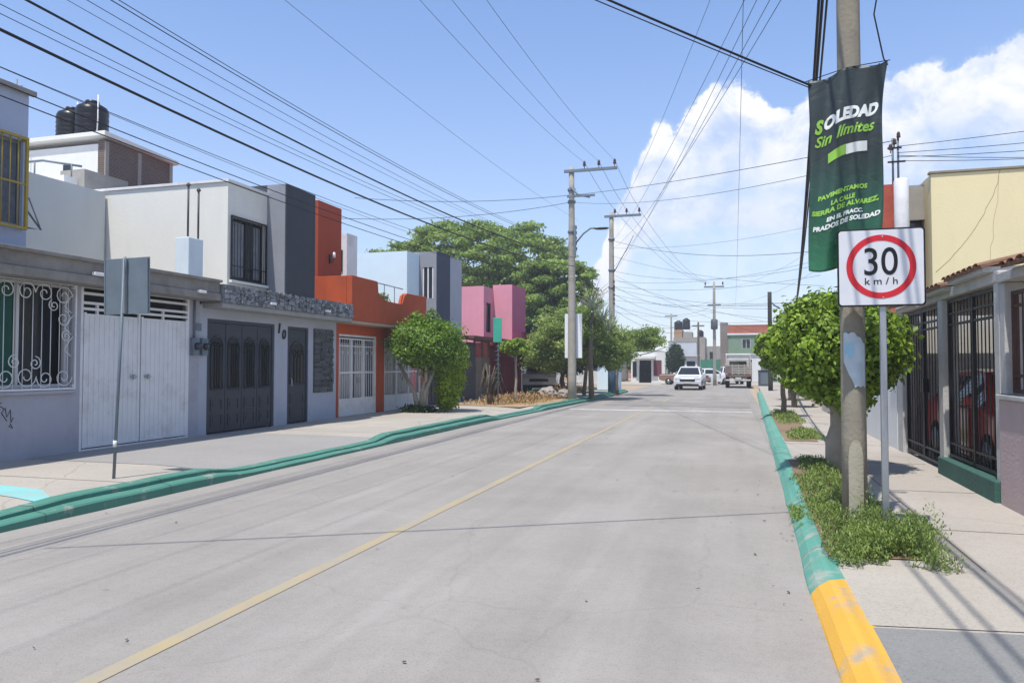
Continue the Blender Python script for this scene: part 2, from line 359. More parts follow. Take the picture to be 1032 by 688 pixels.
def kind(o): o['kind']='structure'; return o
def kx(y):   # left road edge
    return float(np.interp(y,[-20,19,27,33,60],[-6.58,-6.5,-6.15,-5.9,-5.9]))
def gridsheet(name,m,ys,xf,zf):
    mb=MB(); nx=len(xf(ys[0]))
    vs=[]; 
    for y in ys:
        for x in xf(y): vs.append((x,y,zf(x,y)))
    fs=[(j*nx+i,j*nx+i+1,(j+1)*nx+i+1,(j+1)*nx+i) for j in range(len(ys)-1) for i in range(nx-1)]
    mb.add(vs,fs,False); return kind(mb.build(name,m))
kind(MB().add([(-900,-120,-.02),(900,-120,-.02),(900,1500,-.02),(-900,1500,-.02)],[(0,1,2,3)]).build('ground',dirtM))
gridsheet('road',roadM,list(np.arange(-20,60.1,2.0)),lambda y:[kx(y)-.3,-3,.9],lambda x,y:0.0)
kind(MB().add([(-60,60.0,.0),(60,60.0,.0),(60,72,.0),(-60,72,.0)],[(0,1,2,3)]).build('cross_road',ground_mat('cross_road_surface','aaa297','b4aca0')))
kind(MB().add([(-2.9,72,.0),(4.2,72,.0),(4.2,220,.0),(-2.9,220,.0)],[(0,1,2,3)]).build('far_road',roadM))
gridsheet('centre_line',lineP,list(np.arange(-20,36.1,2.0)),lambda y:[-3.06-.055+.004*y,-3.06+.055+.004*y],lambda x,y:.004)
kind(MB().add([(-5.6,25.9,.005),(.55,25.9,.005),(.55,26.35,.005),(-5.6,26.5,.005)],[(0,1,2,3)]).build('crossing_stripe',whiteLine))
# darker strip with ragged edges across the road
patchM=ground_mat('dark_strip_surface','837f7b','97928c')
pb=[]; rr=random.Random(4)
for i in range(14): pb.append((-4.9+i*.42,29.2+rr.uniform(-.35,.35)-.03*i,.006))
for i in range(13,-1,-1): pb.append((-4.9+i*.42,32.6+rr.uniform(-.7,.5),.006))
kind(MB().add(pb,[(i,i+1,26-i,27-i) for i in range(13)]).build('road_dark_strip',patchM))
# raised kerb factor: 0 = dropped for a driveway
def kh(y): return float(np.interp(y,[-20,5.2,6.3,8.55,9.1,13.2,13.9,20.0,20.6,24.6,25.4,42,43],[.3,.3,1,1,.18,.18,1,1,.15,.15,.9,.9,.9]))
def walkz(x,y):
    e=kx(y)-.36; q=min(1,max(0,(e-x)/1.1)); k=kh(y); edge=.05+.07*k
    return edge+(.12-edge)*q
ys=sorted(set([round(v,2) for v in np.arange(-20,44,.25)]))
gridsheet('sidewalk_left',walkM,ys,lambda y:[-10.6,-9.2,-8.0,-7.5,kx(y)-.6,kx(y)-.34],walkz)
gridsheet('driveway',driveM,[y for y in ys if 8.9<=y<=13.9],lambda y:[-10.4,-9.2,-8.0,-7.5,kx(y)-.6,kx(y)-.36],lambda x,y:walkz(x,y)+.005)
# kerb profile with two steps
def kerb_profile(y):
    k=kh(y); e=kx(y)
    return [(e+.0,-.01),(e-.002,.03+.06*k),(e-.02,.038+.072*k),(e-.14,.046+.08*k),(e-.155,.036+.065*k),(e-.158,.062+.105*k),(e-.175,.068+.115*k),(e-.36,.066+.115*k),(e-.4,.04+.07*k)]
mb=MB(); vs=[]; npn=9
for y in ys:
    for x,z in kerb_profile(y): vs.append((x+.006*math.sin(y*3.1),y,z+.003*math.sin(y*5)))
mb.add(vs,[(j*npn+i,j*npn+i+1,(j+1)*npn+i+1,(j+1)*npn+i) for j in range(len(ys)-1) for i in range(npn-1)],False)
kind(mb.build('kerb_left',greenP))
# end of left kerb returns
kind(MB().box(-30,-6.3,43.0,43.35,0,.15).build('kerb_left_return',greenP))
# cyan painted strip at the sidewalk edge of the nearest driveway
kind(MB().add([(-10.3,7.35,.127),(-7.6,6.80,.127),(-7.05,6.42,.127),(-7.0,6.2,.125),(-7.5,6.35,.126),(-10.3,6.95,.127)],[(0,1,2,3,4,5)]).build('painted_strip',cyanP))
# right kerb and sidewalk
def kr(y): return float(np.interp(y,[-20,5.7,9.5,24,60],[.49,.50,.575,.81,1.5]))+.006*math.sin(y*1.9)
def rk(name,m,y0,y1):
    yy=list(np.arange(y0,y1+.01,.25)); vs=[]
    for y in yy:
        e=kr(y); w=.004*math.sin(y*4)
        for x,z in [(e-.022,-.01),(e-.01+w,.014),(e+.035+w,.068),(e+.10,.110),(e+.19,.126),(e+.23,.118)]: vs.append((x,y,z))
    kind(MB().add(vs,[(j*6+i,j*6+i+1,(j+1)*6+i+1,(j+1)*6+i) for j in range(len(yy)-1) for i in range(5)],False).build(name,m))
def kjoints(name,yy,prof):
    mb=MB()
    for y in yy:
        a=prof(y); b=prof(y+.007); vs=[(x+.0015,y,z+.0025) for x,z in a]+[(x+.0015,y+.007,z+.0025) for x,z in b]; n=len(a)
        mb.add(vs,[(i,i+1,n+i+1,n+i) for i in range(n-1)])
    kind(mb.build(name,jm_))
jm_=mat('kerb_joint','4f4a42',.95,.2,8,0,coords='World')
kjoints('kerb_joints_left',[y+.13*math.sin(y*7) for y in np.arange(-3,40,1.5)],lambda y:kerb_profile(y)[:-1])
kjoints('kerb_joints_right',[y+.1*math.sin(y*5) for y in np.arange(6.4,40,1.9)],lambda y:[(kr(y)-.01,.018),(kr(y)+.035,.070),(kr(y)+.10,.112),(kr(y)+.19,.127)])
rk('kerb_right_yellow',yellowP,-20,5.5); rk('kerb_right_green',greenR,5.5,44.0)
gridsheet('sidewalk_right',walkR,list(np.arange(-20,56,1.0)),lambda y:[kr(y)+.18,2.9+max(0,y-20)*.02],lambda x,y:.118)
# bluish grey slab nearest the camera, and pale fresh slab beyond it, with joints
kind(MB().add([(kr(3)+.2,-20,.122),(2.0,-20,.122),(2.0,4.72,.122),(kr(4.6)+.185,4.55,.122)],[(0,1,2,3)]).build('sidewalk_slab_grey',ground_mat('slab_grey','7f7f7c','8b8b88')))
kind(MB().add([(kr(4.6)+.19,4.58,.1235),(1.78,4.74,.1235),(1.62,6.05,.1235),(kr(5.9)+.19,5.9,.1235)],[(0,1,2,3)]).build('sidewalk_slab_pale',ground_mat('slab_pale','a69f93','b3aca0')))
jm=mat('joint_dirt','6e675c',.95,.2,8,0,coords='World')
mb=MB()
for y in (7.4,9.6,12.2,14.8,17.4,20,22.6,25.2,28): mb.box(1.62 if y<12 else kr(y)+.2,2.64,y,y+.012,.1,.1215)
mb.box(1.655,1.667,6.0,12.2,.1,.1212)
kind(mb.build('sidewalk_joints_right',jm))
mb=MB()
for y in (4.2,7.55,14.6,16.7,18.9,21,23.2): 
    for i in range(8):
        x0=-10.3+i*.42; x1=x0+.42
        mb.add([(x0,y,walkz(x0,y)+.004),(x1,y,walkz(x1,y)+.004),(x1,y+.014,walkz(x1,y)+.004),(x0,y+.014,walkz(x0,y)+.004)],[(0,1,2,3)])
kind(mb.build('sidewalk_joints_left',jm))
# planting pits
pitM=ground_mat('pit_soil','7a6650','94806a',bump=.8)
kind(MB().add([(kr(6)+.16,6.12,.1275),(1.36,6.2,.1275),(1.36,12.3,.1275),(kr(12)+.16,12.2,.1275)],[(0,1,2,3)]).build('planting_pit',pitM))
kind(MB().add([(kr(18)+.19,15.2,.126),(1.5,15.2,.126),(1.6,24.5,.126),(kr(24)+.19,24.5,.126)],[(0,1,2,3)]).build('planting_pit',pitM))
kind(MB().add([(-9.9,25.6,.132),(-7.0,24.6,.134),(-6.5,27.6,.134),(-6.9,33.5,.134),(-9.6,34.6,.132)],[(0,1,2,3,4)]).build('planting_pit',ground_mat('pit_dry','9c8464','b39a77',bump=.8)))

# low weeds: blades and small leaves (uncountable)
def weeds(name,m,patches,label,seed):
    g=np.random.default_rng(seed); Vs=[]
    for (x0,x1,y0,y1,z,h,n,lf) in patches:
        x=x0+(x1-x0)*g.random(n); y=y0+(y1-y0)*g.random(n); y=y+.16*np.sin(x*9+seed)+.07*np.sin(x*23); x=x+np.where(x>(x0+x1)/2,1,.3)*.10*np.sin(y*5+seed)
        edge=np.minimum.reduce([(x-x0)/(x1-x0),(x1-x)/(x1-x0),(y-y0)/(y1-y0),(y1-y)/(y1-y0)])*2
        cl=np.array([mnoise.noise((float(a)*3.2,float(b)*3.2,seed)) for a,b in zip(x,y)])
        keep=(g.random(n)<np.clip(.25+edge*1.6,0,1))&(cl>-.22); x,y,cl,edge=x[keep],y[keep],cl[keep],edge[keep]; k=len(x)
        hh=h*(.35+.65*g.random(k))*(.6+.9*np.clip(cl+.3,0,1))*(.55+.45*np.clip(edge*2,0,1))
        zz=z+hh*np.where(g.random(k)<.5,1,g.random(k))
        a=g.random(k)*6.283; tilt=.35+.9*g.random(k)
        t=np.stack([np.cos(a)*np.sin(tilt),np.sin(a)*np.sin(tilt),np.cos(tilt)],1); b=np.stack([-np.sin(a),np.cos(a),np.zeros(k)],1)
        L_=(lf*(.6+.8*g.random(k)))[:,None]; c=np.stack([x,y,zz],1); w=L_*.3
        Vs.append(np.stack([c-t*L_*.5,c+b*w*.5,c+t*L_*.5,c-b*w*.5],1).reshape(-1,3))
    o=rawquads(name,m,None,np.concatenate(Vs)); return cat(o,label,'weeds',kind='stuff')
weedM=leafmat('weed_leaf','47602a','9cb05c',.35,5)
dryM=leafmat('dry_leaf','8a6a40','b89a68',.2,6)
weeds('weeds',weedM,[(.66,1.50,5.85,7.15,.12,.24,26000,.032),(.66,1.42,7.0,8.9,.12,.15,16000,.034),(.68,1.30,8.8,10.6,.12,.12,7000,.04),(.50,.85,7.5,8.5,.06,.07,2600,.04),(1.38,1.60,6.2,6.8,.12,.32,600,.03),(.9,1.3,6.3,8.4,.12,.34,1500,.03)],
  'bushy green weeds round the base of the concrete pole and the speed sign post',11)
weeds('weeds',weedM,[(.85,1.5,10.4,12.2,.12,.14,4000,.05)],'low dark weeds round the trunk of the near tree on the right pavement',12)
weeds('weeds',weedM,[(1.0,1.7,15.4,18,.12,.1,4000,.06),(1.0,1.7,19.5,24.5,.12,.14,5000,.07)],'thin patches of weeds along the right kerb beyond the near tree',13)
weeds('dry_scrub',dryM,[(-9.6,-6.9,25.6,33.5,.12,.28,5000,.13),(-9.3,-7.6,34.5,42,.12,.35,2500,.16)],'dry brown scrub in the planting bed before the pink house',14)
# loose leaves on the road
g=np.random.default_rng(5)
n=90; x=g.uniform(-6.3,.4,n); y=g.uniform(3,16,n); x[:35]=.55-np.abs(g.normal(size=35))*.3; y[:35]=g.uniform(4.8,11,35)
a=g.random(n)*6.28; s=g.uniform(.005,.022,n); c=np.stack([x,y,np.full(n,.012)],1)
u=np.stack([np.cos(a),np.sin(a),g.normal(size=n)*.2],1)*s[:,None]; w=np.stack([-np.sin(a),np.cos(a),g.normal(size=n)*.2],1)*s[:,None]*.45
cat(rawquads('fallen_leaves',leafmat('dead_leaf','3a2e20','6e5638',.1),None,np.stack([c-u,c+w,c+u,c-w],1).reshape(-1,3)),'scattered dry leaves and bits of litter on the pale road','leaf litter',kind='stuff')
# ================================================================= LEFT ROW OF HOUSES
F=-10.43; S=-9.97
lilac=mat('lilac_grey_plaster','a6a6af',.9,.1,1.5,.3,35,streak=.3,dirt='86868a',dirtamt=.4)
bluew=mat('pale_blue_plaster','a3aec4',.9,.08,1.5,.2,35,streak=.15)
cream=mat('cream_plaster','dedcd2',.9,.04,.9,.15,30,streak=.22,dirt='c4c2b8',dirtamt=.4)
slabM=mat('weathered_slab','8a857f',.95,.25,2.2,.5,25,streak=.7,dirt='5e5a55',dirtamt=.6)
greyw=mat('grey_plaster','a9adb8',.9,.08,1.5,.2,35,streak=.2)
dgrey=mat('charcoal_plaster','3d4047',.8,.14,1.5,.2,30,streak=.2)
mgrey=mat('mid_grey_plaster','8a8d94',.85,.1,1.5,.2,30,streak=.2)
redp=mat('brick_red_plaster','a34428',.85,.08,1.2,.25,30,streak=.2)
orange=mat('orange_plaster','b4502b',.85,.1,1.2,.35,30,streak=.35,dirt='8c452c',dirtamt=.4)
gunm=mat('charcoal_gate_paint','363b45',.5,.1,4,.05,50)
curtM=mat('curtain','9a9a9c',.9,.1,4,.1,20)
greenC=mat('green_curtain','245a4c',.9,.15,4,.1,20)
lampM=mat('lamp_plastic_white','e8e8e6',.4,.02,3,0)

def spiral(mb,x,cy,cz,r,turns=1.4,a0=0,sgn=1,t=.008,n=18):
    pts=[]
    for i in range(n+1):
        q=i/n; a=a0+sgn*q*turns*2*math.pi; rr=r*(1-q*.8); pts.append((x,cy+rr*math.cos(a),cz+rr*math.sin(a)))
    mb.tube(pts,t,5)
def barsx(mb,x,y0,y1,z0,z1,step,r,sq=False):
    n=max(1,int(round((y1-y0)/step)))
    for i in range(n+1):
        y=y0+(y1-y0)*i/n
        if sq: mb.box(x-r,x+r,y-r,y+r,z0,z1)
        else: mb.tube([(x,y,z0),(x,y,z1)],r,6)
def framex(mb,x0,x1,y0,y1,z0,z1,w):
    mb.box(x0,x1,y0,y0+w,z0,z1); mb.box(x0,x1,y1-w,y1,z0,z1); mb.box(x0,x1,y0+w,y1-w,z0,z0+w); mb.box(x0,x1,y0+w,y1-w,z1-w,z1)
def curtain(mb,x,y0,y1,z0,z1,amp=.03,wave=.16):
    n=int((y1-y0)/.03)+2; vs=[]
    for i in range(n):
        y=y0+(y1-y0)*i/(n-1); xx=x+amp*math.sin(y/wave*6.283)
        vs+= [(xx,y,z0),(xx,y,z1)]
    mb.add(vs,[(2*i,2*i+2,2*i+3,2*i+1) for i in range(n-1)],True)

# ---- house A: lilac ground floor, pale blue upper room at the left edge of the picture
hA=empty('house',(-13,7.5,0),'lilac grey house with white scroll window grille, white garage gate and pale blue upper room','house')
win=(7.3,9.82,1.2,2.86); gat=(10.0,12.6,.05,2.9)
MB().wall('x',F,-.22,1.0,12.9,0,2.96,[win,gat]).build('wall',lilac,hA)
MB().box(-18,F-.6,1.0,12.9,0,2.88).build('inner_wall',dark,hA)
MB().wall('x',F-.05,-.17,1.0,9.0,3.30,5.76,[(7.6,8.92,3.66,5.0)]).box(-18,F-.22,1.0,9.0,3.3,5.755).build('upper_wall',bluew,hA)
mb=MB().box(F-.03,F+.05,1,9.06,5.72,5.80); mb.build('parapet_cap',mat('cap_concrete','8d8a86',.95,.2,5,.4,40),hA,.01)
mb=MB().box(-18,S,1.0,12.98,2.86,3.0); mb.box(F-.15,S-.04,1.0,12.98,3.003,3.27); mb.box(S-.06,S+.03,1.0,12.98,3.22,3.28); mb.build('slab',slabM,hA,.012)
MB().wall('x',-13.66,-.15,9.0,13.7,3.0,5.46).build('terrace_wall',mat('terrace_plaster','c6c8c4',.9,.05,.8,.15,30,streak=.12),hA)
MB().box(-18,-13.9,9.0,13.7,2.9,5.3).build('back_room_wall',whitep,hA)
# upper window with yellow grille
w=MB(); framex(w,F-.14,F-.1,7.6,8.92,3.66,5.0,.05); w.box(F-.14,F-.1,8.2,8.26,3.7,4.97); wo=w.build('window',mat('alu_frame','8b8f94',.4,.05,3,0,metal=.6),hA)
MB().box(F-.135,F-.128,7.64,8.88,3.7,4.96).build('pane',glassd,wo)
w=MB(); curtain(w,F-.12,7.66,8.86,3.7,4.96,.006,.2); w.build('curtain',mat('bluish_curtain','5d6470',.9,.35,9,.1,20),wo)
yel=mat('yellow_iron','a08a30',.5,.15,8,.05)
w=MB(); framex(w,F+.02,F+.06,7.62,8.93,3.62,5.04,.04); barsx(w,F+.04,7.7,8.9,3.64,5.02,.14,.009); w.box(F+.03,F+.05,7.62,8.9,4.3,4.33)
for z in (3.65,5.0): w.box(F-.05,F+.03,8.89,8.93,z-.02,z+.02)
w.build('window_grille',yel,hA)
# ground-floor window
w=MB(); framex(w,F-.15,F-.1,*win,.05); w.box(F-.15,F-.1,8.9,8.95,1.25,2.8); wo=w.build('window',mat('white_alu','c8c8c8',.5,.05,3,0),hA)
MB().box(F-.35,F-.34,7.3,9.82,1.2,2.86).build('pane',glassd,wo)
w=MB(); curtain(w,F-.2,8.62,8.9,1.25,2.84,.03,.15); w.build('curtain',greenC,wo)
w=MB(); curtain(w,F-.22,7.4,8.55,1.25,2.5,.02,.2); w.build('curtain',mat('grey_sheet','4e4c55',.9,.2,5,.1),wo)
w=MB(); x=F+.05; framex(w,x-.012,x+.012,7.3,9.86,1.16,2.88,.03); barsx(w,x,7.45,9.7,1.18,2.86,.16,.0065)
yy=9.62
for cy,cz,r,a,sg in [(9.6,2.66,.17,0,1),(9.6,2.3,.14,1.5,-1),(9.25,2.68,.16,3.1,-1),(8.93,2.68,.16,0,1),(8.6,2.68,.15,3.1,-1),(9.42,2.5,.1,2,1),(9.66,2.02,.1,1,1),
    (9.62,1.36,.16,0,-1),(9.28,1.34,.15,3.1,1),(8.95,1.38,.18,0,-1),(8.6,1.36,.17,3.1,1),(9.1,1.58,.11,1.5,-1),(8.75,1.6,.11,1.5,1),(8.3,2.6,.18,0,1),(8.25,1.4,.2,0,-1)]: spiral(w,x+.012,cy,cz,r,1.5,a,sg,.0085)
for i in range(3): w.tube([(x+.012,9.75-.0*i,1.8+.35*i-.1),(x+.012,9.62,1.9+.35*i-.1),(x+.012,9.72,2.05+.35*i-.1),(x+.012,9.8,2.12+.35*i-.1)],.009,5)
w.box(x-.07,x,7.35,7.4,1.2,1.24); w.box(x-.07,x,9.8,9.84,1.2,1.24); w.box(x-.07,x,9.8,9.84,2.8,2.84)
w.build('window_grille',whitep,hA)
w=MB().box(F,F+.06,7.25,9.9,1.1,1.15); w.build('sill',lilac,hA,.006)
# garage gate: two leaves of ribbed sheet, slatted transom
g=MB().box(F-.06,F-.02,10.03,12.58,.16,2.9); 
g=MB(); framex(g,F-.05,F+.0,10.0,12.6,.1,2.9,.05); go=g.build('gate',whitep,hA)
for a,b in ((10.06,11.3),(11.33,12.54)):
    g=MB().box(F-.04,F-.01,a,b,.17,2.42)
    n=int((b-a)/.11)
    for i in range(n+1):
        y=a+.03+(b-a-.06)*i/n; g.box(F-.012,F+.002,y-.018,y+.018,.2,2.38)
    g.box(F-.012,F+.012,a,a+.045,.17,2.44); g.box(F-.012,F+.012,b-.045,b,.17,2.44); g.box(F-.012,F+.01,a+.045,b-.045,.17,.22)
    g.build('gate_leaf',whitep,go)
    y=b-.16 if a<11 else a+.16
    MB().box(F+.012,F+.03,y-.07,y+.07,1.32,1.37).box(F+.03,F+.05,y-.02,y+.02,1.3,1.39).build('handle',galv,go)
MB().box(F-.14,F-.12,10.05,12.55,2.4,2.88).build('transom_backing',dark,go)  # dark sheet painted as the shade behind the slats
g=MB()
for z in (2.5,2.6,2.76): g.box(F-.04,F-.0,10.05,12.55,z-.022,z+.022)
for y in (10.35,11.3,11.9): g.box(F-.045,F-.005,y-.02,y+.02,2.42,2.62)
g.build('transom',whitep,go)
# graffiti scribble
g=MB()
for pl in [[(8.42,.98),(8.5,1.12),(8.6,.8),(8.45,.9)],[(8.62,1.1),(8.6,.78),(8.64,1.08),(8.78,1.05)],[(8.7,1.0),(8.72,.72)],[(8.76,.98),(8.84,.92),(8.78,.84),(8.9,.66)],[(8.86,.95),(8.9,.74),(8.98,.9),(9.0,.62),(9.05,.72)],[(8.98,.6),(9.04,.48),(8.95,.55)],[(8.5,.7),(8.75,.62)]]:
    g.tube([(F+.002,8.35+(a-8.42)*.72,.60+(b-.48)*.68) for a,b in pl],.007,4)
g.build('graffiti',black,hA)
# round white lamps in the slab edge
def slab_lamp(par,y,z,x=S):
    MB().box(x,x+.07,y-.1,y+.1,z-.025,z+.03).build('eave_lamp',lampM,par,.01)
slab_lamp(hA,9.85,3.03,S+.0); slab_lamp(hA,12.35,2.98)
# small bracket on the pale blue wall's side
g=MB().tube([(-10.5,9.02,3.95),(-10.47,9.25,3.68),(-10.5,9.02,3.68)],.016,6).tube([(-10.48,9.03,4.15),(-10.47,9.25,3.68)],.01,6); g.build('bracket',galvdull,hA)

# ---- meter pillar with two service masts
mp=empty('meter_pillar',(-10.55,12.75,3.28),'pale blue meter pillar with two grey service masts standing on the roof slab between the cream and lilac houses','meter pillar')
MB().box(-10.68,-10.36,12.47,12.90,3.285,4.10).build('pillar',mat('light_blue_paint','cfdbe0',.8,.06,3,.1,40,streak=.3),mp,.015)
for y,zt in ((12.55,5.12),(12.85,5.08)):
    g=MB().tube([(-10.45,y,4.12),(-10.45,y,zt)],.02,8).lathe((-10.45,y,zt),[(.02,0),(.042,.02),(.04,.05),(.015,.08)],10); g.build('mast',mat('dark_mast','4a4d50',.6,.1,4,0),mp)

# ---- house B
hB=empty('house',(-13,15.7,0),'grey house numbered 10 with arched charcoal gate, stone band and charcoal tower','house')
gb=(13.14,15.52,.05,2.52); db=(16.06,17.0,.05,2.50)
MB().wall('x',F,-.2,12.9,18.40,0,2.80,[gb,db]).build('wall',greyw,hB)
MB().box(-18,F-.5,12.95,18.35,0,2.78).build('inner_wall',dark,hB)
MB().box(-18,S+.02,13.0,18.41,2.72,2.82).build('slab',mat('slab_paint','9a9a98',.9,.12,3,.2,30,streak=.4),hB,.01)
stone=leafmat('stone_veneer','2e3034','a3a5a8',0,30); stone.node_tree.nodes['Principled BSDF'].inputs['Roughness'].default_value=.75
def stoneband():
    mb=MB(); rd=random.Random(9); y=13.02; 
    mb.box(F-.2,S+.03,13.0,18.4,2.822,3.2)
    while y<18.36:
        wv=rd.uniform(.09,.2); z=2.83
        while z<3.16:
            hv=min(rd.uniform(.05,.12),3.2-z); dd=rd.uniform(.02,.065)
            y1=min(y+wv,18.39); mb.obox((S+.03+dd/2,(y+y1)/2,z+hv/2),(dd,(y1-y)*.9,hv*.86),(rd.uniform(-.35,.35),rd.uniform(-.1,.1),rd.uniform(-.1,.1))); z+=hv
        y+=wv
    return mb
stoneband().build('stone_band',stone,hB)
MB().wall('x',F,-.2,13.75,15.2,3.0,5.50,[(13.86,15.1,3.42,4.78)]).box(-18,F-.2,13.75,15.2,3.0,5.50).build('upper_wall',cream,hB)
MB().box(-18,F+.04,13.71,15.19,5.505,5.56).build('parapet_cap',whitep,hB)
MB().box(-17.8,-9.93,15.2,16.45,3.0,5.76).build('charcoal_tower',dgrey,hB)
MB().box(-10.43,-9.95,15.17,15.198,3.0,5.75).build('tower_side',mgrey,hB)
w=MB(); framex(w,F-.12,F-.07,13.86,15.1,3.42,4.78,.05); w.box(F-.12,F-.07,14.45,14.5,3.47,4.73); wo=w.build('window',darkm,hB)
MB().box(F-.115,F-.11,13.9,15.06,3.46,4.74).build('pane',glassd,wo)
w=MB(); curtain(w,F-.1,13.95,14.55,3.5,4.7,.008,.1); curtain(w,F-.1,14.8,15.02,3.5,4.7,.008,.1); w.build('curtain',mat('dim_curtain','7f8388',.9,.25,8,.1),wo)
w=MB(); framex(w,F+.015,F+.045,13.84,15.12,3.4,4.8,.03); barsx(w,F+.03,13.95,15.02,3.42,4.78,.11,.007); w.box(F+.02,F+.04,13.86,15.1,3.7,3.72); w.build('window_grille',darkm,hB)
MB().box(F,F+.08,13.8,15.15,3.33,3.39).build('sill',cream,hB,.006)
def archpoly(y0,y1,z0,z1,n=10):
    r=(y1-y0)/2; c=(y0+y1)/2; zc=z1-r
    return [(y0,z0),(y1,z0)]+[(c+r*math.cos(math.pi*i/n),zc+r*math.sin(math.pi*i/n)) for i in range(n+1)]
def leaf(par,name,y0,y1,z0,z1,zm):
    g=MB().box(F-.08,F-.04,y0+.004,y1-.004,z0,z1)
    # raised mouldings in the lower half
    zz=z0+.12
    while zz<zm-.25:
        framex(g,F-.04,F-.025,y0+.09,y1-.09,zz,zz+.26,.03); g.box(F-.04,F-.03,y0+.16,y1-.16,zz+.09,zz+.17); zz+=.32
    # arch surround
    pl=archpoly(y0+.09,y1-.09,zm,z1-.28); 
    for a,b in zip(pl,pl[1:]+pl[:1]): g.tube([(F-.03,a[0],a[1]),(F-.03,b[0],b[1])],.018,5)
    o=g.build(name,gunm,par)
    MB().prism(archpoly(y0+.1,y1-.1,zm+.01,z1-.29),F-.04,F-.032,'x').build('pane',glassd,o)
    g=MB(); c=(y0+y1)/2; r=(y1-y0)/2-.12; zc=z1-.28-r-.03
    for sg in (-1,1): spiral(g,F-.02,c+sg*r*.45,zc,r*.45,1.3,0 if sg>0 else math.pi,sg,.009,14)
    for q in (-.5,0,.5): g.tube([(F-.02,c+q*r,zm+.02),(F-.02,c+q*r,zc-.05)],.008,5)
    g.build('scrollwork',darkm,o); return o
go=MB(); framex(go,F-.1,F-.02,*gb,.07); go=go.build('gate',gunm,hB)
for i in range(4):
    a=13.22+i*.56; leaf(go,'gate_leaf',a,a+.55,.15,2.44,1.05)
do=MB(); framex(do,F-.1,F-.02,*db,.07); do=do.build('door',gunm,hB)
leaf(do,'door_leaf',16.14,16.92,.15,2.42,1.1)
MB().tube([(F+.0,16.2,1.0),(F+.04,16.2,1.05),(F+.04,16.2,1.2),(F,16.2,1.25)],.012,6).build('handle',galv,do)
# stone panel
def panel():
    mb=MB(); rd=random.Random(3); mb.box(F,F+.015,17.23,18.2,.84,2.5); z=.86
    while z<2.46:
        h=min(rd.uniform(.05,.1),2.49-z); y=17.24
        while y<18.17:
            l=min(rd.uniform(.1,.4),18.19-y); d_=rd.uniform(.01,.045); mb.box(F+.015,F+.015+d_,y,y+l-.008,z,z+h-.008); y+=l
        z+=h
    return mb
panel().build('stone_panel',leafmat('dark_stone','1c1f22','6a6d70',0,25),hB)
for s_,y,z in (('1',15.68,2.42),('0',15.88,2.28)):
    text(s_,.32,darkm,'house_number',hB,(F+.012,y,z),(0,1,0),(0,0,1),.02,.008,.15)
for y in (14.62,17.0): slab_lamp(hB,y,2.92,S+.06)
for y in (12.72,12.98):
    o=MB().box(F,F+.09,y-.09,y+.09,1.75,2.1).build('meter_box',galvdull,hB,.01); MB().lathe((F+.09,y,1.93),[(.075,0),(.07,.05),(.04,.07)],14,'x').build('meter_dial',glassd,o)
MB().box(F,F+.02,12.78,12.94,2.25,2.4).tube([(F+.03,12.72,2.1),(F+.03,12.72,2.86)],.02,6).build('conduit',galvdull,hB)

# ---- house C (orange)
hC=empty('house',(-13,21.4,0),'orange house with stepped terrace parapet and two white barred gates','house')
g1=(18.55,20.85,.05,2.42); g2=(21.35,24.25,.05,2.40)
MB().wall('x',F,-.2,18.42,24.5,0,2.70,[g1,g2]).build('wall',orange,hC)
MB().box(-17,F-.9,18.45,24.45,0,2.68).build('inner_wall',mat('inner_grey','6c6a66',.9,.15,1.5,.1),hC)
MB().box(-17,S,18.43,24.4,2.70,2.77).build('slab',mat('slab_cream','b09a86',.9,.1,3,.2,30,streak=.3),hC,.008)
prof=[(18.44,2.772),(18.44,4.01),(19.95,4.0),(20.0,3.95),(20.04,3.68),(20.2,3.58),(20.5,3.48),(21.5,3.46),(21.72,3.5),(21.85,3.74),(22.05,3.84),(23.62,3.86),(23.62,2.772)]
MB().prism(prof,S-.18,S-.01,'x').build('front_parapet',orange,hC,.012)
MB().box(-15,S-.182,18.44,18.62,2.772,4.005).build('side_parapet',orange,hC,.012)
MB().box(-17,-11.05,18.46,19.75,2.772,6.14).build('red_upper_wall',redp,hC)
MB().box(-16,-12.05,21.9,22.6,2.772,5.85).build('roof_room_wall',whitep,hC)
MB().box(-12.35,-12.2,21.86,21.898,4.6,5.3).build('window',glassd,hC)
def bargate(par,y0,y1,z0,z1,n):
    g=MB(); framex(g,F-.08,F-.03,y0,y1,z0,z1,.06); o=g.build('gate',whitep,par); w_=(y1-y0-.12)/n
    for i in range(n):
        a=y0+.06+i*w_; b=a+w_-.01; g=MB(); framex(g,F-.07,F-.035,a,b,z0+.08,z1-.1,.04); g.box(F-.07,F-.035,a+.04,b-.04,1.32,1.37); g.box(F-.07,F-.035,a+.04,b-.04,z1-.34,z1-.31)
        barsx(g,F-.052,a+.1,b-.1,z0+.1,z1-.12,.115,.011); g.box(F-.05,F-.045,a+.04,b-.04,z0+.12,.62)
        for q in (.3,.7): spiral(g,F-.04,a+(b-a)*q,1.9,.07,1.2,0,1,.008,10)
        g.build('gate_leaf',whitep,o)
    MB().box(F-.03,F,(y0+y1)/2-.04,(y0+y1)/2+.04,1.05,1.2).build('lock',galv,o)
bargate(hC,*g1,3); bargate(hC,*g2,3)
for y0,y1 in ((18.9,19.8),(20.0,20.75),(21.6,22.6),(22.8,24)):
    w=MB(); curtain(w,F-.3,y0,y1,.4,2.2,.02,.2); w.build('privacy_sheet',mat('white_sheet','b9b6b0',.9,.1,3,.1),hC)
g=MB().tube([(S-.1,20.05,3.98),(S-.1,21.9,3.96)],.018,6); g.tube([(S-.1,20.6,3.5),(S-.1,20.6,3.97)],.012,6).tube([(S-.1,21.3,3.48),(S-.1,21.3,3.97)],.012,6); g.build('railing',galv,hC)
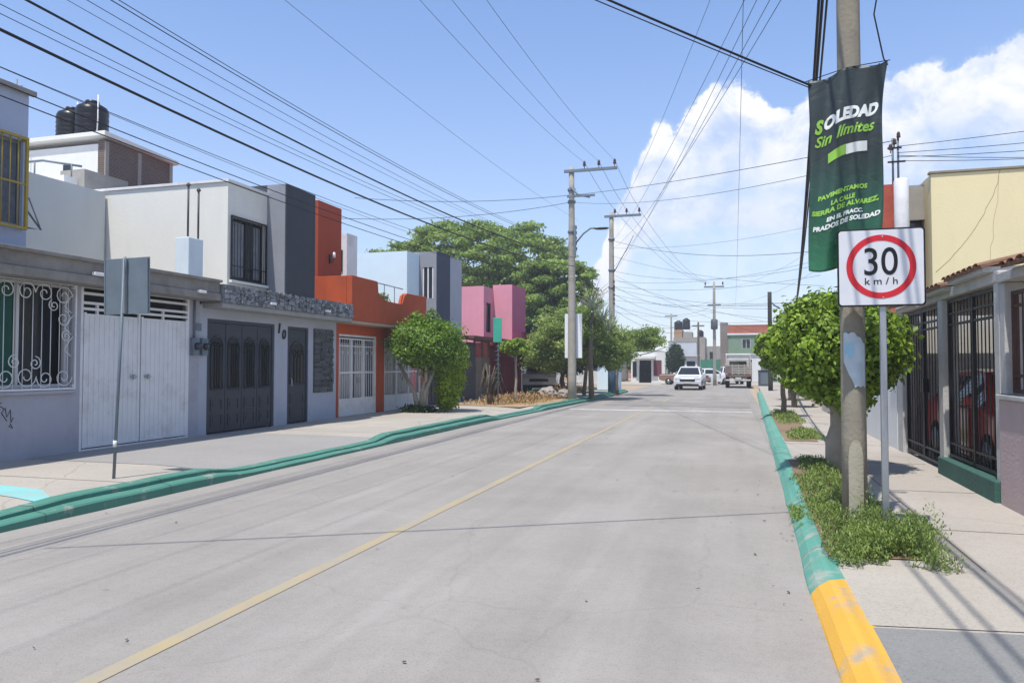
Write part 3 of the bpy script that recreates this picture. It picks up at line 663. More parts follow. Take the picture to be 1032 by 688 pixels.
for y,x in ((20.9,S-.45),(21.35,S-.5)):
    p=empty('potted_plant',(x,y,2.78),'leafy potted plant on the orange terrace, %s'%('nearer the street corner' if y<21 else 'farther along the railing'),'plant')
    MB().lathe((x,y,2.78),[(.1,0),(.15,.22),(.165,.25),(.14,.25)],14).build('pot',redp,p)
    leaves('foliage',leafmat('pot_leaf','44602a','90a860'),p,[(x,y,3.35,.2,.2,.38)],350,.12,int(y*10),origin=(x,y,2.78))
o=empty('wall_lamp',(-11.0,19.1,4.5),'small white scrolled lamp fixed low on the brick red upper wall','wall lamp')
MB().box(-11.048,-11.02,19.05,19.15,4.45,4.7).tube([(-11.02,19.1,4.55),(-10.95,19.1,4.5),(-10.92,19.1,4.6)],.012,6).build('bracket',darkm,o)
MB().lathe((-10.92,19.1,4.6),[(.02,0),(.045,.03),(.045,.14),(.02,.17)],12).build('lamp_shade',lampM,o)

# ---- house D
hD=empty('house',(-13,26.3,0),'house with ice blue side wall and grey striped front between orange and pink houses','house')
ice=mat('ice_blue_plaster','cfe2ec',.85,.04,1,.1,30,streak=.06)
MB().box(-17,-11.1,24.5,25.58,2.6,5.60).build('side_wall',ice,hD)
MB().wall('y',25.6,.15,-11.9,F,2.8,5.72,[(-10.98,-10.55,4.0,5.15)]).box(-17,F,25.752,26.95,2.6,5.718).build('upper_wall',mgrey,hD)
MB().box(F,F+.02,25.6,26.95,2.7,5.74).build('dark_stripe',mat('slate_plaster','454b5c',.85,.1,1.5,.2),hD)
MB().box(-17,F+.01,26.952,28.25,2.6,5.72).build('front_bay_wall',greyw,hD)
w=MB().box(-10.98,-10.55,25.66,25.69,4.0,5.15); wo=w.build('window',glassd,hD)
w=MB()
for x0 in (-10.98,-10.79,-10.6): w.box(x0,x0+.05,25.62,25.65,4.0,5.15)
w.build('frame',whitep,wo)
MB().wall('x',F-.02,-.2,24.5,28.25,0,2.62,[(24.9,27.9,.05,2.3)]).build('wall',greyw,hD)
g=MB().box(F-.1,F-.05,24.9,27.9,.12,2.3)
for i in range(9): g.box(F-.05,F-.03,24.95+i*.33,25.2+i*.33,.25,2.2)
g.build('gate',mat('dark_gate','42434a',.6,.1,3,.05),hD)
# ---- low front wall and gate between D and the pink house
fw=empty('front_fence',(F,30.5,0),'dark grey sheet metal front fence with brown and rusty panels beside the pink house','fence')
g=MB().box(F-.1,F,28.3,30.0,0,2.5); g.build('panel',mat('dark_sheet','4a4a50',.7,.15,2,.1,streak=.3),fw)
g=MB().box(F-.12,F-.02,30.0,32.0,0,1.9)
g.build('panel',mat('taupe_wall','7d746a',.9,.15,2,.2,streak=.3),fw,label='brownish plaster panel')
g=MB(); barsx(g,F-.06,30.1,31.9,1.9,2.6,.14,.012); 
for y in (30.0,31,31.95): g.box(F-.1,F-.02,y-.03,y+.03,0,2.66)
g.box(F-.08,F-.04,30,32,2.56,2.6); g.build('railing',mat('rusty_iron','6b5a4c',.8,.3,6,.2),fw)
g=MB().box(F-.1,F-.02,32.0,34.0,0,2.45); g.build('panel',mat('maroon_sheet','61202c',.8,.15,2,.1,streak=.3),fw,label='maroon panel')
MB().box(F-.3,F+.5,28.3,34.2,2.62,2.74).build('canopy',mat('rust_tile','6e4a44',.9,.2,4,.3),fw)
# ---- pink house
hP=empty('house',(-13,35.5,0),'bright pink two storey block standing against the big green trees','house')
pink=mat('pink_plaster','d994a4',.85,.07,1,.2,30,streak=.15); pinkd=mat('deep_and_shaded_pink','bd6480',.85,.1,1,.2,30)  # the deep pink is the balcony's own tone and the bay's painted shade
MB().wall('x',-11.15,-.15,33.2,38,2.6,5.24,[(33.55,34.3,3.1,4.5)]).box(-16,-11.3,33.2,38,2.6,5.239).build('wall',pink,hP)
MB().box(-11.148,-10.2,34.6,37.0,2.6,5.42).build('front_bay_wall',pink,hP)
MB().box(-10.2,-10.18,34.6,37.0,2.6,5.42).build('bay_front_shade',pinkd,hP)  # thin sheet in darker pink, shade painted onto the bay's street side
w=MB().box(-11.27,-11.25,33.55,34.3,3.1,4.5); wo=w.build('window',glassd,hP)
w=MB()
framex(w,-11.24,-11.2,33.55,34.3,3.1,4.5,.06); w.build('frame',darkm,wo)
MB().box(-16,F-.12,33.2,37.5,0,2.6).build('ground_floor_wall',mat('maroon_plaster','7a2a35',.85,.12,1.5,.2),hP)
o=MB().box(-10.6,-9.6,34.4,37.6,2.6,2.72).build('balcony',pinkd,hP)
g=MB(); barsx(g,-9.65,34.45,37.55,2.72,3.1,.15,.015); g.box(-9.68,-9.62,34.4,37.6,3.08,3.13); g.build('railing',mat('maroon_rail','7a2a3a',.7,.1,3,0),o)

# ---- brick and white house behind with two rooftop tanks
hK=empty('house',(-17.5,18,0),'white and brick rear house whose flat roof carries two black water tanks','house')
brick=bpy.data.materials.new('brick_wall'); brick.use_nodes=True
def brickmat(m,c1,c2,mort,scale=4.2,axis='x'):
    t=m.node_tree; n=t.nodes.new; l=t.links.new; b=t.nodes['Principled BSDF']; tc_=n('ShaderNodeTexCoord'); s=n('ShaderNodeSeparateXYZ'); l(tc_.outputs['Object'],s.inputs[0])
    c=n('ShaderNodeCombineXYZ'); l(s.outputs[1 if axis=='x' else 0],c.inputs[0]); l(s.outputs[2],c.inputs[1])
    br=n('ShaderNodeTexBrick'); br.inputs['Scale'].default_value=scale; br.inputs['Color1'].default_value=(*lin(c1),1); br.inputs['Color2'].default_value=(*lin(c2),1); br.inputs['Mortar'].default_value=(*lin(mort),1); br.inputs['Mortar Size'].default_value=.03
    l(c.outputs[0],br.inputs[0]); x=n('ShaderNodeTexNoise'); x.inputs['Scale'].default_value=1.3; x.inputs['Detail'].default_value=7; l(tc_.outputs['Object'],x.inputs[0])
    q=n('ShaderNodeMixRGB'); q.blend_type='MULTIPLY'; q.inputs[0].default_value=.6; l(br.outputs[0],q.inputs[1]); r=n('ShaderNodeValToRGB'); r.color_ramp.elements[0].color=(.5,.5,.5,1); r.color_ramp.elements[1].color=(1.2,1.15,1.1,1); l(x.outputs[0],r.inputs[0]); l(r.outputs[0],q.inputs[2]); l(q.outputs[0],b.inputs['Base Color']); b.inputs['Roughness'].default_value=.9
brickmat(brick,'6d5953','5e4c46','857e76')
whiteP=mat('white_plaster','dcdcd8',.9,.05,1.2,.2,30,streak=.15)
MB().box(-16.2,-16.0,16.0,18.5,3,7.55).build('brick_wall',brick,hK)
g=MB()
for y in (16.0,17.15,18.38): g.box(-16.0,-15.97,y,y+.12,3,7.5)
g.build('concrete_frame',concrete,hK)
MB().box(-20,-16.22,16.0,18.5,3,7.45).build('wall',whiteP,hK)
MB().prism([(15.85,7.62),(18.6,7.5),(18.6,7.62),(15.85,7.74)],-20.2,-15.85,'x').build('roof',whiteP,hK,.01)
MB().box(-17.35,-17.1,15.96,15.999,6.7,6.95).build('window',glassd,hK)
MB().box(-20,-15.4,14.2,15.9,3,6.12).build('lower_wall',whiteP,hK)
MB().box(-15.95,-15.2,14.6,15.98,3,6.35).build('block_parapet',concrete,hK)
g=MB().tube([(-17.4,14.3,6.55),(-16.4,14.5,6.62),(-15.4,14.7,6.45)],.03,6).tube([(-16.6,14.45,6.1),(-16.6,14.45,6.6)],.02,6).tube([(-15.6,14.6,6.1),(-15.6,14.6,6.5)],.02,6); g.build('railing',galvdull,hK)
MB().box(-20,-16.1,16.1,18.4,0,2.99).build('base_wall',whiteP,hK)
tankM=mat('black_tank','111214',.35,.15,3,.03,20)
def tank(x,y,z,r,h,label,grp,m=tankM):
    o=empty('water_tank',(x,y,z),label,'water tank',grp)
    pr=[(r*.96,0),(r,.05)]
    for i in range(5):
        zz=.12+i*(h*.72-.12)/5; pr+=[(r,zz),(r*.965,zz+.03),(r*.965,zz+.05),(r,zz+.08)]
    pr+=[(r,h*.76),(r*.9,h*.86),(r*.6,h*.93),(r*.42,h*.95)]
    MB().lathe((x,y,z),pr,28).build('tank_body',m,o); MB().lathe((x,y,z+h*.95),[(r*.42,0),(r*.44,.02),(r*.42,.08),(r*.2,.1)],20).build('lid',m,o)
    MB().tube([(x+r*.9,y-r*.5,z+.1),(x+r*.98,y-r*.5,z+h*.5),(x+r*.98,y-r*.5,z+h+.1)],.018,6).build('pipe',whitep,o)
    return o
tank(-17.75,16.6,7.70,.40,1.02,'left of the two black water tanks on the white brick house','rooftop tanks')
tank(-16.95,16.5,7.68,.42,1.12,'larger right one of the two black water tanks on the white brick house','rooftop tanks')
o=fixture('antenna_mast',MB().tube([(-18.6,15.6,6.2),(-18.6,15.6,9.3)],.02,6).tube([(-18.8,15.6,9.1),(-18.4,15.6,9.1)],.012,5),galvdull,(-18.6,15.6,6.2),'thin pale antenna mast left of the rooftop tanks','antenna')
# ================================================================= TREES
bark=mat('bark','6f6457',.95,.3,7,.8,18); barkp=mat('pale_bark','9b9384',.95,.2,5,.6,18)
L_top=leafmat('ficus_leaf','28480e','b2d04c',.35,7)
L_top2=leafmat('round_tree_leaf','355a1c','93b53e',.35,4)
L_yel=leafmat('privet_leaf','6a8a1e','b4c842',.4,5)
L_big=leafmat('big_tree_leaf','4c6a2e','b0c862',.45,.8)
L_lt=leafmat('feathery_leaf','5c7a30','b2c46c',.4,.7)
L_dk=leafmat('dark_leaf','1f3319','3f5a2c',.3,.8)
def tree(name,loc,label,clumps,n,size,lm,trunk_r,top,tips,bm_=bark,seed=1,group=None,lean=(0,0),category='tree',inner=.25,spread=.22,elong=1.8,tips_r=.3,r1=.012):
    t=empty(name,loc,label,category,group)
    x,y,z=loc; tp=Vector((x+lean[0],y+lean[1],top))
    mb=MB(); k=6
    mb.tube([Vector(loc).lerp(tp,i/k)+Vector((math.sin(i*1.7+seed)*trunk_r*.25,math.cos(i*1.3)*trunk_r*.25,-.05 if i==0 else 0)) for i in range(k+1)],[trunk_r*(1.25 if i==0 else 1-.35*i/k) for i in range(k+1)],12)
    mb.build('trunk',bm_,t)
    lb=MB(); limbs(lb,tp-Vector((0,0,.05)),tips,trunk_r*.5,r1,jit=(tips_r*.4),seed=seed); lb.build('limbs',bm_,t)
    leaves('crown',lm,t,clumps,n,size,seed,origin=loc,inner=inner,spread=spread,elong=elong); return t
def clumpball(c,r,n,cr,seed,flat=1.0,squ=1.0):
    rd=random.Random(seed); out=[]
    for i in range(n):
        z=1-2*(i+.5)/n; a=i*2.39996; q=math.sqrt(1-z*z); k=rd.uniform(.6,.84)
        out.append((c[0]+r[0]*q*math.cos(a)*k,c[1]+r[1]*q*math.sin(a)*k,c[2]+r[2]*z*k,cr*rd.uniform(.75,1.2),cr*rd.uniform(.75,1.2),cr*rd.uniform(.7,1.05)*squ))
    return out
# near right tree (clipped round crown, pale trunk)
cl=clumpball((1.37,11.05,1.76),(.84,.86,.80),40,.25,2)+[(1.37,11.05,1.74,.68,.7,.6)]
tree('tree',(1.33,11.04,.12),'round trimmed tree with pale trunk behind the concrete pole on the right pavement',cl,27000,.088,L_top,.15,1.35,
     [(1.37+.55*math.cos(a),11.05+.6*math.sin(a),1.9+.35*math.sin(a*2)) for a in (0.3,1.5,2.6,3.8,5.1)],barkp,2,inner=.3,spread=.3,elong=1.7)
cl=clumpball((1.22,22.2,2.0),(.58,.6,.60),20,.21,4)+[(1.22,22.2,2.0,.45,.45,.45)]
tree('tree',(1.3,22.3,.12),'smaller round trimmed tree on the right kerb beyond the near tree',cl,12000,.11,L_top,.08,1.4,[(.7,22,2.2),(1.5,22.5,2.3),(1.1,22.8,2.4)],bark,5)
for x,y,r,h in ((1.95,27.5,.55,2.6),(2.2,33,.6,2.7)):
    cl=clumpball((x,y,h*.68),(r,r,h*.26),16,.28,int(y))+[(x,y,h*.65,.6,.6,.5)]
    tree('tree',(x,y,.12),'%s leafy tree on the right kerb, farther along the row'%('third' if y<28 else 'fourth'),cl,6000,.14,L_yel if y<28 else L_top,.09,h*.45,[(x+.3,y,h*.7),(x-.3,y+.3,h*.7)],bark,int(y))
# left topiary
cl=clumpball((-9.05,21.5,2.22),(1.18,1.1,.72),46,.24,7)+[(-9.05,21.5,2.2,1.02,.98,.66)]*2+[(-9.3,21.3,2.95,.22,.22,.22),(-8.9,21.4,3.0,.16,.16,.25)]
topiary=tree('tree',(-9.2,21.5,.12),'round trimmed tree with several pale leaning stems in front of the orange house',cl,34000,.085,L_top2,.13,1.0,
     [(-9.05+.7*math.cos(a),21.5+.7*math.sin(a),2.1) for a in (0.,1.2,2.4,3.6,4.9)],barkp,7,lean=(.1,0),spread=.3)
mb=MB(); 
for dx,tx in ((-.28,-.75),(.14,.5),(.02,.25)): mb.tube([(-9.2+dx*.4,21.45,.1),(-9.2+dx*.8,21.4,.7),(-9.2+tx,21.4,1.6)],[.09,.07,.05],8)
mb.build('stems',barkp,topiary)
cl=[(-8.45,21.9,1.2,.42,.42,.55),(-8.52,21.9,.7,.34,.35,.45),(-8.4,21.9,1.7,.44,.42,.45),(-8.6,21.9,.4,.24,.24,.22)]
tree('shrub',(-8.6,21.9,.12),'yellow green column shaped shrub beside the round trimmed tree',cl,11000,.08,L_yel,.05,.6,[(-8.4,21.9,1.6),(-8.5,22,1.3)],bark,8,category='shrub')
# low plants at their foot
leaves('x',L_dk,None,[(-9.3,21.4,.2,.5,.35,.12)],900,.1,3).name='ground_cover'
cat(bpy.data.objects['ground_cover'],'dark low leafy plants round the foot of the round trimmed tree','ground cover',kind='stuff')
# big trees behind the pink house
def wide(c,r,n,cr,seed,squ=.55): return clumpball(c,r,n,cr,seed,1,squ)
cl=wide((-17.2,50,8.7),(7.6,4.5,3.6),120,.8,11,.36)+wide((-15,50,6.0),(6.2,4.0,3.0),50,.85,12,.4)+wide((-23.4,51,8.9),(4.0,3,2.0),30,.7,13,.38)
tree('tree',(-16.5,50,0),'largest spreading green tree with layered crown behind the pink house',cl,66000,.25,L_big,.45,3.8,
     [(-16.5+5*math.cos(a),50+3*math.sin(a),7.5+1.5*math.sin(a*1.7)) for a in [i*.7 for i in range(9)]],bark,11,inner=.3,spread=.55,tips_r=1.4,r1=.05)
cl=wide((-11.0,47,5.9),(3.3,2.5,3.3),52,.62,14,.42)
tree('tree',(-11,47,0),'dark green tree joining the largest tree, directly behind the first utility pole',cl,26000,.22,L_big,.25,3,[(-12,47,6),(-10,47,7),(-11,46,7.5),(-9.8,47.5,5)],bark,14,spread=.5)
cl=wide((-6.9,33.6,2.9),(1.7,1.6,1.35),22,.55,15)+wide((-5.5,34.3,2.3),(1.3,1.2,1.0),12,.5,16)+wide((-8.4,34.3,2.2),(1.0,1.2,1.2),12,.5,17)
tree('tree',(-7.3,34.0,.1),'pale green feathery street tree leaning over the kerb behind the first utility pole',cl,36000,.15,L_lt,.12,1.4,
     [(-8.2,33.8,2.8),(-6.4,33.6,3.4),(-5.2,34.2,2.8),(-4.6,34.5,2.4),(-7.2,34,3.9),(-6,34.4,1.8)],bark,15,spread=.6,elong=2.6,tips_r=.5)
cl=wide((-8.0,38.5,2.4),(1.8,1.6,1.4),16,.6,18)+wide((-10.3,38.5,2.6),(1.4,1.6,1.6),12,.6,19)
tree('tree',(-8.6,38.5,.1),'dark shaded tree filling the gap behind the pale feathery street tree',cl,18000,.17,L_dk,.15,1.4,[(-9,38.5,3),(-7.5,38.5,3),(-10,38,2.8)],bark,18,spread=.5)
cl=wide((-4.5,38.5,2.85),(1.3,1.0,.55),9,.4,20)
tree('tree',(-5.7,38.2,.1),'thin arching tree with feathery sprays reaching out over the road',cl,5200,.16,L_lt,.07,1.8,[(-4.6,38.4,3),(-3.6,38.6,2.9),(-5.2,38.5,3.6),(-3.2,38.7,2.5)],bark,20,spread=.7,elong=3,tips_r=.4)
cl=wide((-8.05,27.5,2.25),(.55,.5,.35),7,.25,21)
tree('tree',(-7.95,27.5,.12),'small young tree with thin trunk in the dry planting bed before the pink house',cl,3000,.1,L_top,.06,1.7,[(-8.2,27.5,2.2),(-7.8,27.6,2.3)],barkp,21)
# yucca-like crown of strap leaves
yu=empty('yucca',(-5.95,32.4,.1),'spiky grey green yucca rising above the street trees between the two utility poles','yucca')
MB().tube([(-5.95,32.4,.1),(-6.0,32.4,2.0),(-5.9,32.4,3.85)],[.13,.1,.08],8).build('trunk',bark,yu)
g=np.random.default_rng(3); Q=[]
for hx,hy,hz in ((-5.9,32.4,3.9),(-5.5,32.5,3.4),(-5.15,32.5,3.0)):
    for i in range(34):
        a=g.random()*6.28; e=g.uniform(-.2,1.4); d_=np.array([math.cos(a)*math.cos(e),math.sin(a)*math.cos(e),math.sin(e)]); l_=g.uniform(.6,1.05); s_=np.array([-math.sin(a),math.cos(a),0])*.035
        p=np.array([hx,hy,hz]); m_=p+d_*l_*.6+np.array([0,0,.06]); q_=p+d_*l_
        Q+= [p-s_,m_-s_,m_+s_,p+s_, m_-s_,q_,q_,m_+s_]
rawquads('leaves',leafmat('yucca_leaf','76855c','bcc4a4',.2),yu,np.array(Q)-np.array([-5.95,32.4,.1]))
# bare twiggy tree
bt=empty('bare_tree',(-6.9,35.6,.1),'leafless grey twiggy treetop standing behind the first utility pole','tree')
MB().tube([(-6.9,35.6,.1),(-6.7,35.6,2.4),(-6.4,35.6,4.6)],[.1,.08,.05],7).build('trunk',barkp,bt)
mb=MB(); rd=random.Random(2)
for i in range(34):
    p=Vector((-6.45+rd.uniform(-.15,.15),35.6,rd.uniform(3.6,4.7))); d_=Vector((rd.uniform(-.7,1),rd.uniform(-.5,.5),rd.uniform(.3,1))).normalized(); l_=rd.uniform(.7,1.5)
    mb.tube([p,p+d_*l_*.5+Vector((0,0,.08)),p+d_*l_],[.022,.014,.005],5)
mb.build('twigs',barkp,bt)

# ================================================================= UTILITY POLES
insu=mat('insulator_brown','4a3228',.3,.1,4,0); transf=mat('transformer_grey','5f6466',.5,.1,3,.05,30)
def pole(loc,H,r0,r1,label,name='utility_pole',m=concrete_pole,group=None):
    p=empty(name,loc,label,'utility pole',group); x,y,z=loc
    n=10; MB().tube([(x,y,z-.1+(H-z+.1)*i/n) for i in range(n+1)],[r0+(r1-r0)*i/n for i in range(n+1)],8).build('pole',m,p); return p
def insulator(par,x,y,z,s=1):
    MB().lathe((x,y,z),[(.012*s,0),(.012*s,.08*s),(.045*s,.09*s),(.055*s,.13*s),(.035*s,.15*s),(.05*s,.18*s),(.03*s,.23*s),(.02*s,.25*s)],10).build('insulator',insu,par)
def crossarm(par,x0,x1,y,z,ins,name='crossarm'):
    o=MB().box(min(x0,x1),max(x0,x1),y-.05,y+.05,z-.06,z+.05).build(name,galvdull,par)
    for q in ins: insulator(par,q,y,z+.05,1.3)
p1=pole((-6.41,30.5,.12),9.75,.19,.11,'first tall concrete utility pole on the left pavement with street lamp and white panels')
crossarm(p1,-6.7,-4.5,30.4,9.58,(-5.85,-5.25,-4.6))
MB().tube([(-6.41,30.35,8.9),(-6.1,30.3,8.55),(-5.6,30.25,8.42)],.05,6).box(-6.55,-5.4,30.22,30.3,8.45,8.53).build('bracket',galvdull,p1)
for z in (8.75,8.25,7.0): MB().lathe((-6.41,30.5,z),[(.155,0),(.17,.02),(.17,.1),(.155,.12)],12).build('strap',galvdull,p1)
for i in range(5): insulator(p1,-6.21,30.38,6.2+i*.22,.9)
MB().box(-6.28,-6.2,30.3,30.4,6.1,7.3).build('rack',galvdull,p1)
MB().tube([(-6.3,30.45,6.5),(-5.9,30.4,6.95),(-5.6,30.38,7.15),(-5.4,30.37,7.15)],.035,8).build('lamp_arm',galvdull,p1)
o=MB().lathe((0,0,0),[(.02,0),(.07,.06),(.1,.25),(.09,.5),(.04,.6)],12); o.v=[(-5.45+c,30.37+a,7.12+b*.55) for a,b,c in o.v]; o.build('lamp_head',darkm,p1)
MB().box(-6.76,-6.03,30.70,30.74,1.85,3.68).build('white_panel',mat('panel_white','e8eaee',.6,.03,2,.05),p1,.01)
for z in (2.2,3.3): MB().box(-6.5,-6.32,30.66,30.70,z-.03,z+.03).build('strap',galvdull,p1)
p2=pole((-6.05,38.76,.12),9.45,.19,.11,'second concrete utility pole at the end of the left pavement with blue painted base')
crossarm(p2,-6.4,-4.5,38.66,9.25,(-5.85,-5.25,-4.6))
MB().tube([(-5.95,38.7,6.3),(-5.2,38.66,7.6),(-4.9,38.66,8.2)],.02,6).build('guy_wire',galvdull,p2)
for z in (8.0,6.4,5.5): MB().lathe((-6.05,38.76,z),[(.15,0),(.17,.02),(.17,.1),(.15,.12)],12).build('strap',galvdull,p2)
MB().lathe((-6.05,38.76,.1),[(.215,0),(.21,1.3),(.2,1.32)],12).build('painted_base',mat('blue_band','4f6b86',.8,.2,4,.1),p2)
for i in range(6): insulator(p2,-5.9,38.62,4.6+i*.22,.9)
# right near pole
p3=pole((1.03,7.42,.12),9.0,.108,.092,'weathered grey concrete pole on the right pavement carrying the dark green banner',m=mat('near_pole_concrete','8d8778',.95,.16,3,.3,30,streak=.7,dirt='625b4c',dirtamt=.45))
MB().lathe((1.03,7.42,5.55),[(.098,0),(.115,.01),(.115,.09),(.098,.1)],14).box(.62,1.1,7.28,7.34,6.55,6.62).build('bracket',galvdull,p3)
paper=mat('faded_paper','bcc9cf',.8,.15,8,.05)
g=MB(); vs=[]; nn_=14
for i in range(nn_+1):
    a=-2.15+i*1.15/nn_; zt=.72+.17*math.sqrt(max(0,1-((i/nn_)*2-1)**2))
    for k_ in range(5): z=.1+(zt-.1)*k_/4; vs.append((1.03+.1125*math.cos(a),7.42+.1125*math.sin(a),z))
g.add(vs,[(i*5+k_,i*5+5+k_,i*5+6+k_,i*5+1+k_) for i in range(nn_) for k_ in range(4)],True); g.build('pale_patch',mat('pale_cement','a8a390',.95,.1,5,.3,40,streak=.2),p3,label='pale round topped cement patch')
g=MB(); n=8
vs=[]
for i in range(n+1):
    a=-2.45+i*1.75/n; vs+=[(1.03+.113*math.cos(a),7.42+.113*math.sin(a),1.36+.22*max(0,1-i/4)+.01*math.sin(i*3)),(1.03+.113*math.cos(a),7.42+.113*math.sin(a),1.84-.10*max(0,(i-4)/4)+.01*math.sin(i*2.3))]
g.add(vs,[(2*i,2*i+2,2*i+3,2*i+1) for i in range(n)],True); g.build('faded_notice',paper,p3)
g=MB(); vs=[]
for i in range(5):
    a=-2.35+i*.75/4; vs+=[(1.03+.1150*math.cos(a),7.42+.1150*math.sin(a),1.63+.03*math.sin(i*2)),(1.03+.1150*math.cos(a),7.42+.1150*math.sin(a),1.75+.02*math.sin(i*3))]
g.add(vs,[(2*i,2*i+2,2*i+3,2*i+1) for i in range(4)],True); g.build('blue_print',mat('notice_blue','9cc4d6',.8,.1,8,0),p3)
# coil of spare cable near the top
g=MB(); 
for k in range(3): g.tube([(1.28+.1*math.cos(a)+.01*k,7.4+.03*k,5.17+.11*math.sin(a)) for a in [i*.45 for i in range(15)]],.007,5)
g.tube([(1.2,7.4,5.25),(1.27,7.38,4.9),(1.24,7.38,4.72),(1.31,7.36,4.3),(1.33,7.3,4.22)],.007,5)
g.build('cable_coil',black,p3)
# far poles
p4=pole((-1.45,60,0),7.9,.14,.09,'dark far utility pole with transformer standing above the far junction')
crossarm(p4,-2.2,-.7,60,7.6,(-2.1,-1.45,-.8)); crossarm(p4,-1.95,-.95,60,6.2,())
MB().lathe((-1.45,59.8,4.3),[(.2,0),(.26,.05),(.26,.7),(.2,.78)],12).build('transformer',transf,p4)
p5=pole((-2.65,60,0),4.9,.1,.07,'short brownish wooden pole just left of the far pole with the transformer',m=bark)
crossarm(p5,-3.1,-2.2,60,4.6,())
p6=pole((1.95,45,.1),5.7,.13,.11,'dark wooden pole above the trees at the far end of the right pavement',m=mat('dark_wood','3c3a38',.9,.2,4,.3))
MB().tube([(1.95,45,5.2),(2.25,45,4.9),(2.5,45,4.75)],.05,6).build('bracket',galvdull,p6)
p7=pole((-6.9,88,0),7.5,.14,.09,'pale thin utility pole far beyond the junction on the left')
crossarm(p7,-7.6,-6.2,88,7.2,())

# ================================================================= OVERHEAD CABLES
def cable(a,b,sag,r,label,group,n=40):
    a=Vector(a);b=Vector(b); pts=[]
    for i in range(n+1):
        q=i/n; p=a.lerp(b,q); p.z-=4*sag*q*(1-q); pts.append(p)
    mb=MB().tube(pts,r,5); return fixture('overhead_cable',mb,black,tuple(a),label,'cable',group)
Y0=-12
G1='service cables along the left side'
for x,ze,sg,r,lb in [(-6.24,5.62,1.13,.016,'thickest black cable sweeping from the left edge down to the first pole'),
    (-6.2,5.98,1.12,.011,'paired black cable just above the thickest cable on the left'),(-6.16,5.93,1.10,.007,'paired black cable just above the thickest cable on the left'),
    (-6.2,6.45,1.12,.006,'upper twin cable crossing the sky on the left'),(-6.2,6.52,1.14,.005,'upper twin cable crossing the sky on the left'),
    (-6.2,6.25,1.18,.0032,'thin faint cable between the thick and twin cables on the left'),(-6.1,7.5,.75,.0035,'single faint cable high above the left twin cables'),
    (-6.25,5.10,1.08,.006,'lowest pair of cables passing in front of the black water tanks'),(-6.28,5.02,1.10,.006,'lowest pair of cables passing in front of the black water tanks'),(-6.3,5.3,1.12,.003,'hair thin cable just over the lowest pair on the left')]:
    cable((x,Y0,ze),(x,30.4,ze),sg,r,lb,G1)
for x in (-5.85,-5.25,-4.6):
    cable((x,Y0,9.9),(x,30.4,9.9),1.25,.005,'bare power line running to the crossarm of the first pole','power lines on the crossarms')
    cable((x,30.4,9.9),(x,38.66,9.57),.12,.008,'bare power line between the crossarms of the two left poles','power lines between crossarms')
    cable((x,38.66,9.57),(x*.25-.6,60,7.9),.7,.008,'bare power line dropping from the second pole to the far pole','power lines to the far pole')
for x,ze,sg_,r,lb in [(-6.6,6.0,1.2,.004,'faint slack cable among the thick cables on the left'),(-6.7,5.75,1.0,.004,'faint slack cable among the thick cables on the left'),(-6.0,6.1,1.0,.004,'faint slack cable among the thick cables on the left'),(-6.7,5.3,1.05,.0045,'faint slack cable among the thick cables on the left')]:
    cable((x,Y0,ze),(-6.3,30.4,ze+.1),sg_,r,lb,G1)
for i,(x0,y0_,z0,x1,y1,z1,s_) in enumerate([(-6,38.7,7.6,6,31,7.6,.5),(-6,38.7,5.9,6,30,6.3,.7),(-1.45,60,7.4,6.2,32,8.6,1.0),(-1.45,60,6.2,6.2,32,7.6,1.1),(-6,38.7,5.2,3.2,34,3.4,.2),(-6,38.7,7.2,2.9,27,4.2,.3),(-6,38.7,4.3,-1.45,60,5.6,.3)]):
    cable((x0,y0_,z0),(x1,y1,z1),s_,.0055,'faint line crossing the pale lower sky over the street','faint crossing lines')
# from first pole across to the service mast on the right
cable((-6.3,30.3,8.55),(2.85,15.35,5.72),.1,.008,'thin line from the first pole rising across the street to the right hand mast','street crossing lines')
cable((-6.3,30.3,8.25),(2.85,15.35,5.45),.35,.006,'slack line below it from the first pole to the right hand mast','street crossing lines')
cable((-6.5,30.5,8.6),(-14,26,8.0),.2,.01,'upper of two lines leaving the first pole to the left above the big tree','left crossing lines')
cable((-6.5,30.5,8.3),(-15,25.5,7.2),.3,.01,'lower of two lines leaving the first pole to the left above the big tree','left crossing lines')
cable((-6.0,38.7,8.0),(3.0,27,5.4),.45,.009,'dark line from the second pole sagging to the right over the trees','second pole crossing lines')
for z0,z1,sg,x1,y1 in [(6.4,5.3,.5,3.2,30),(5.6,5.0,.35,3.2,31),(5.5,4.2,.4,3.2,33),(4.9,4.4,.25,3.2,36),(4.6,3.9,.5,3.0,40),(6.2,2.9,.4,3.0,44),(6.0,3.6,.3,3.0,42)]:
    cable((-5.9,38.7,z0),(x1,y1,z1),sg,.006,'thin line low in the sky between the second pole and the right hand houses','low crossing lines')
for x0,z0,x1,z1,s_ in [(-5.9,5.6,-1.5,6.6,.8),(-5.9,5.2,-1.5,6.2,.9),(-5.9,4.7,-2.65,4.7,.6),(-5.9,4.4,-2.65,4.5,.8)]:
    cable((x0,38.7,z0),(x1,60,z1),s_,.008,'slack line from the second pole down to the far poles','slack far lines')
for z in (6.2,6.0,4.7): cable((-1.45,60,z),(14,58,z+.3),.4,.012,'line crossing the far end of the street to the right','far crossing lines')
cable((-2.65,60,4.6),(-18,62,5.4),.5,.012,'line running left from the short wooden pole','far left line')
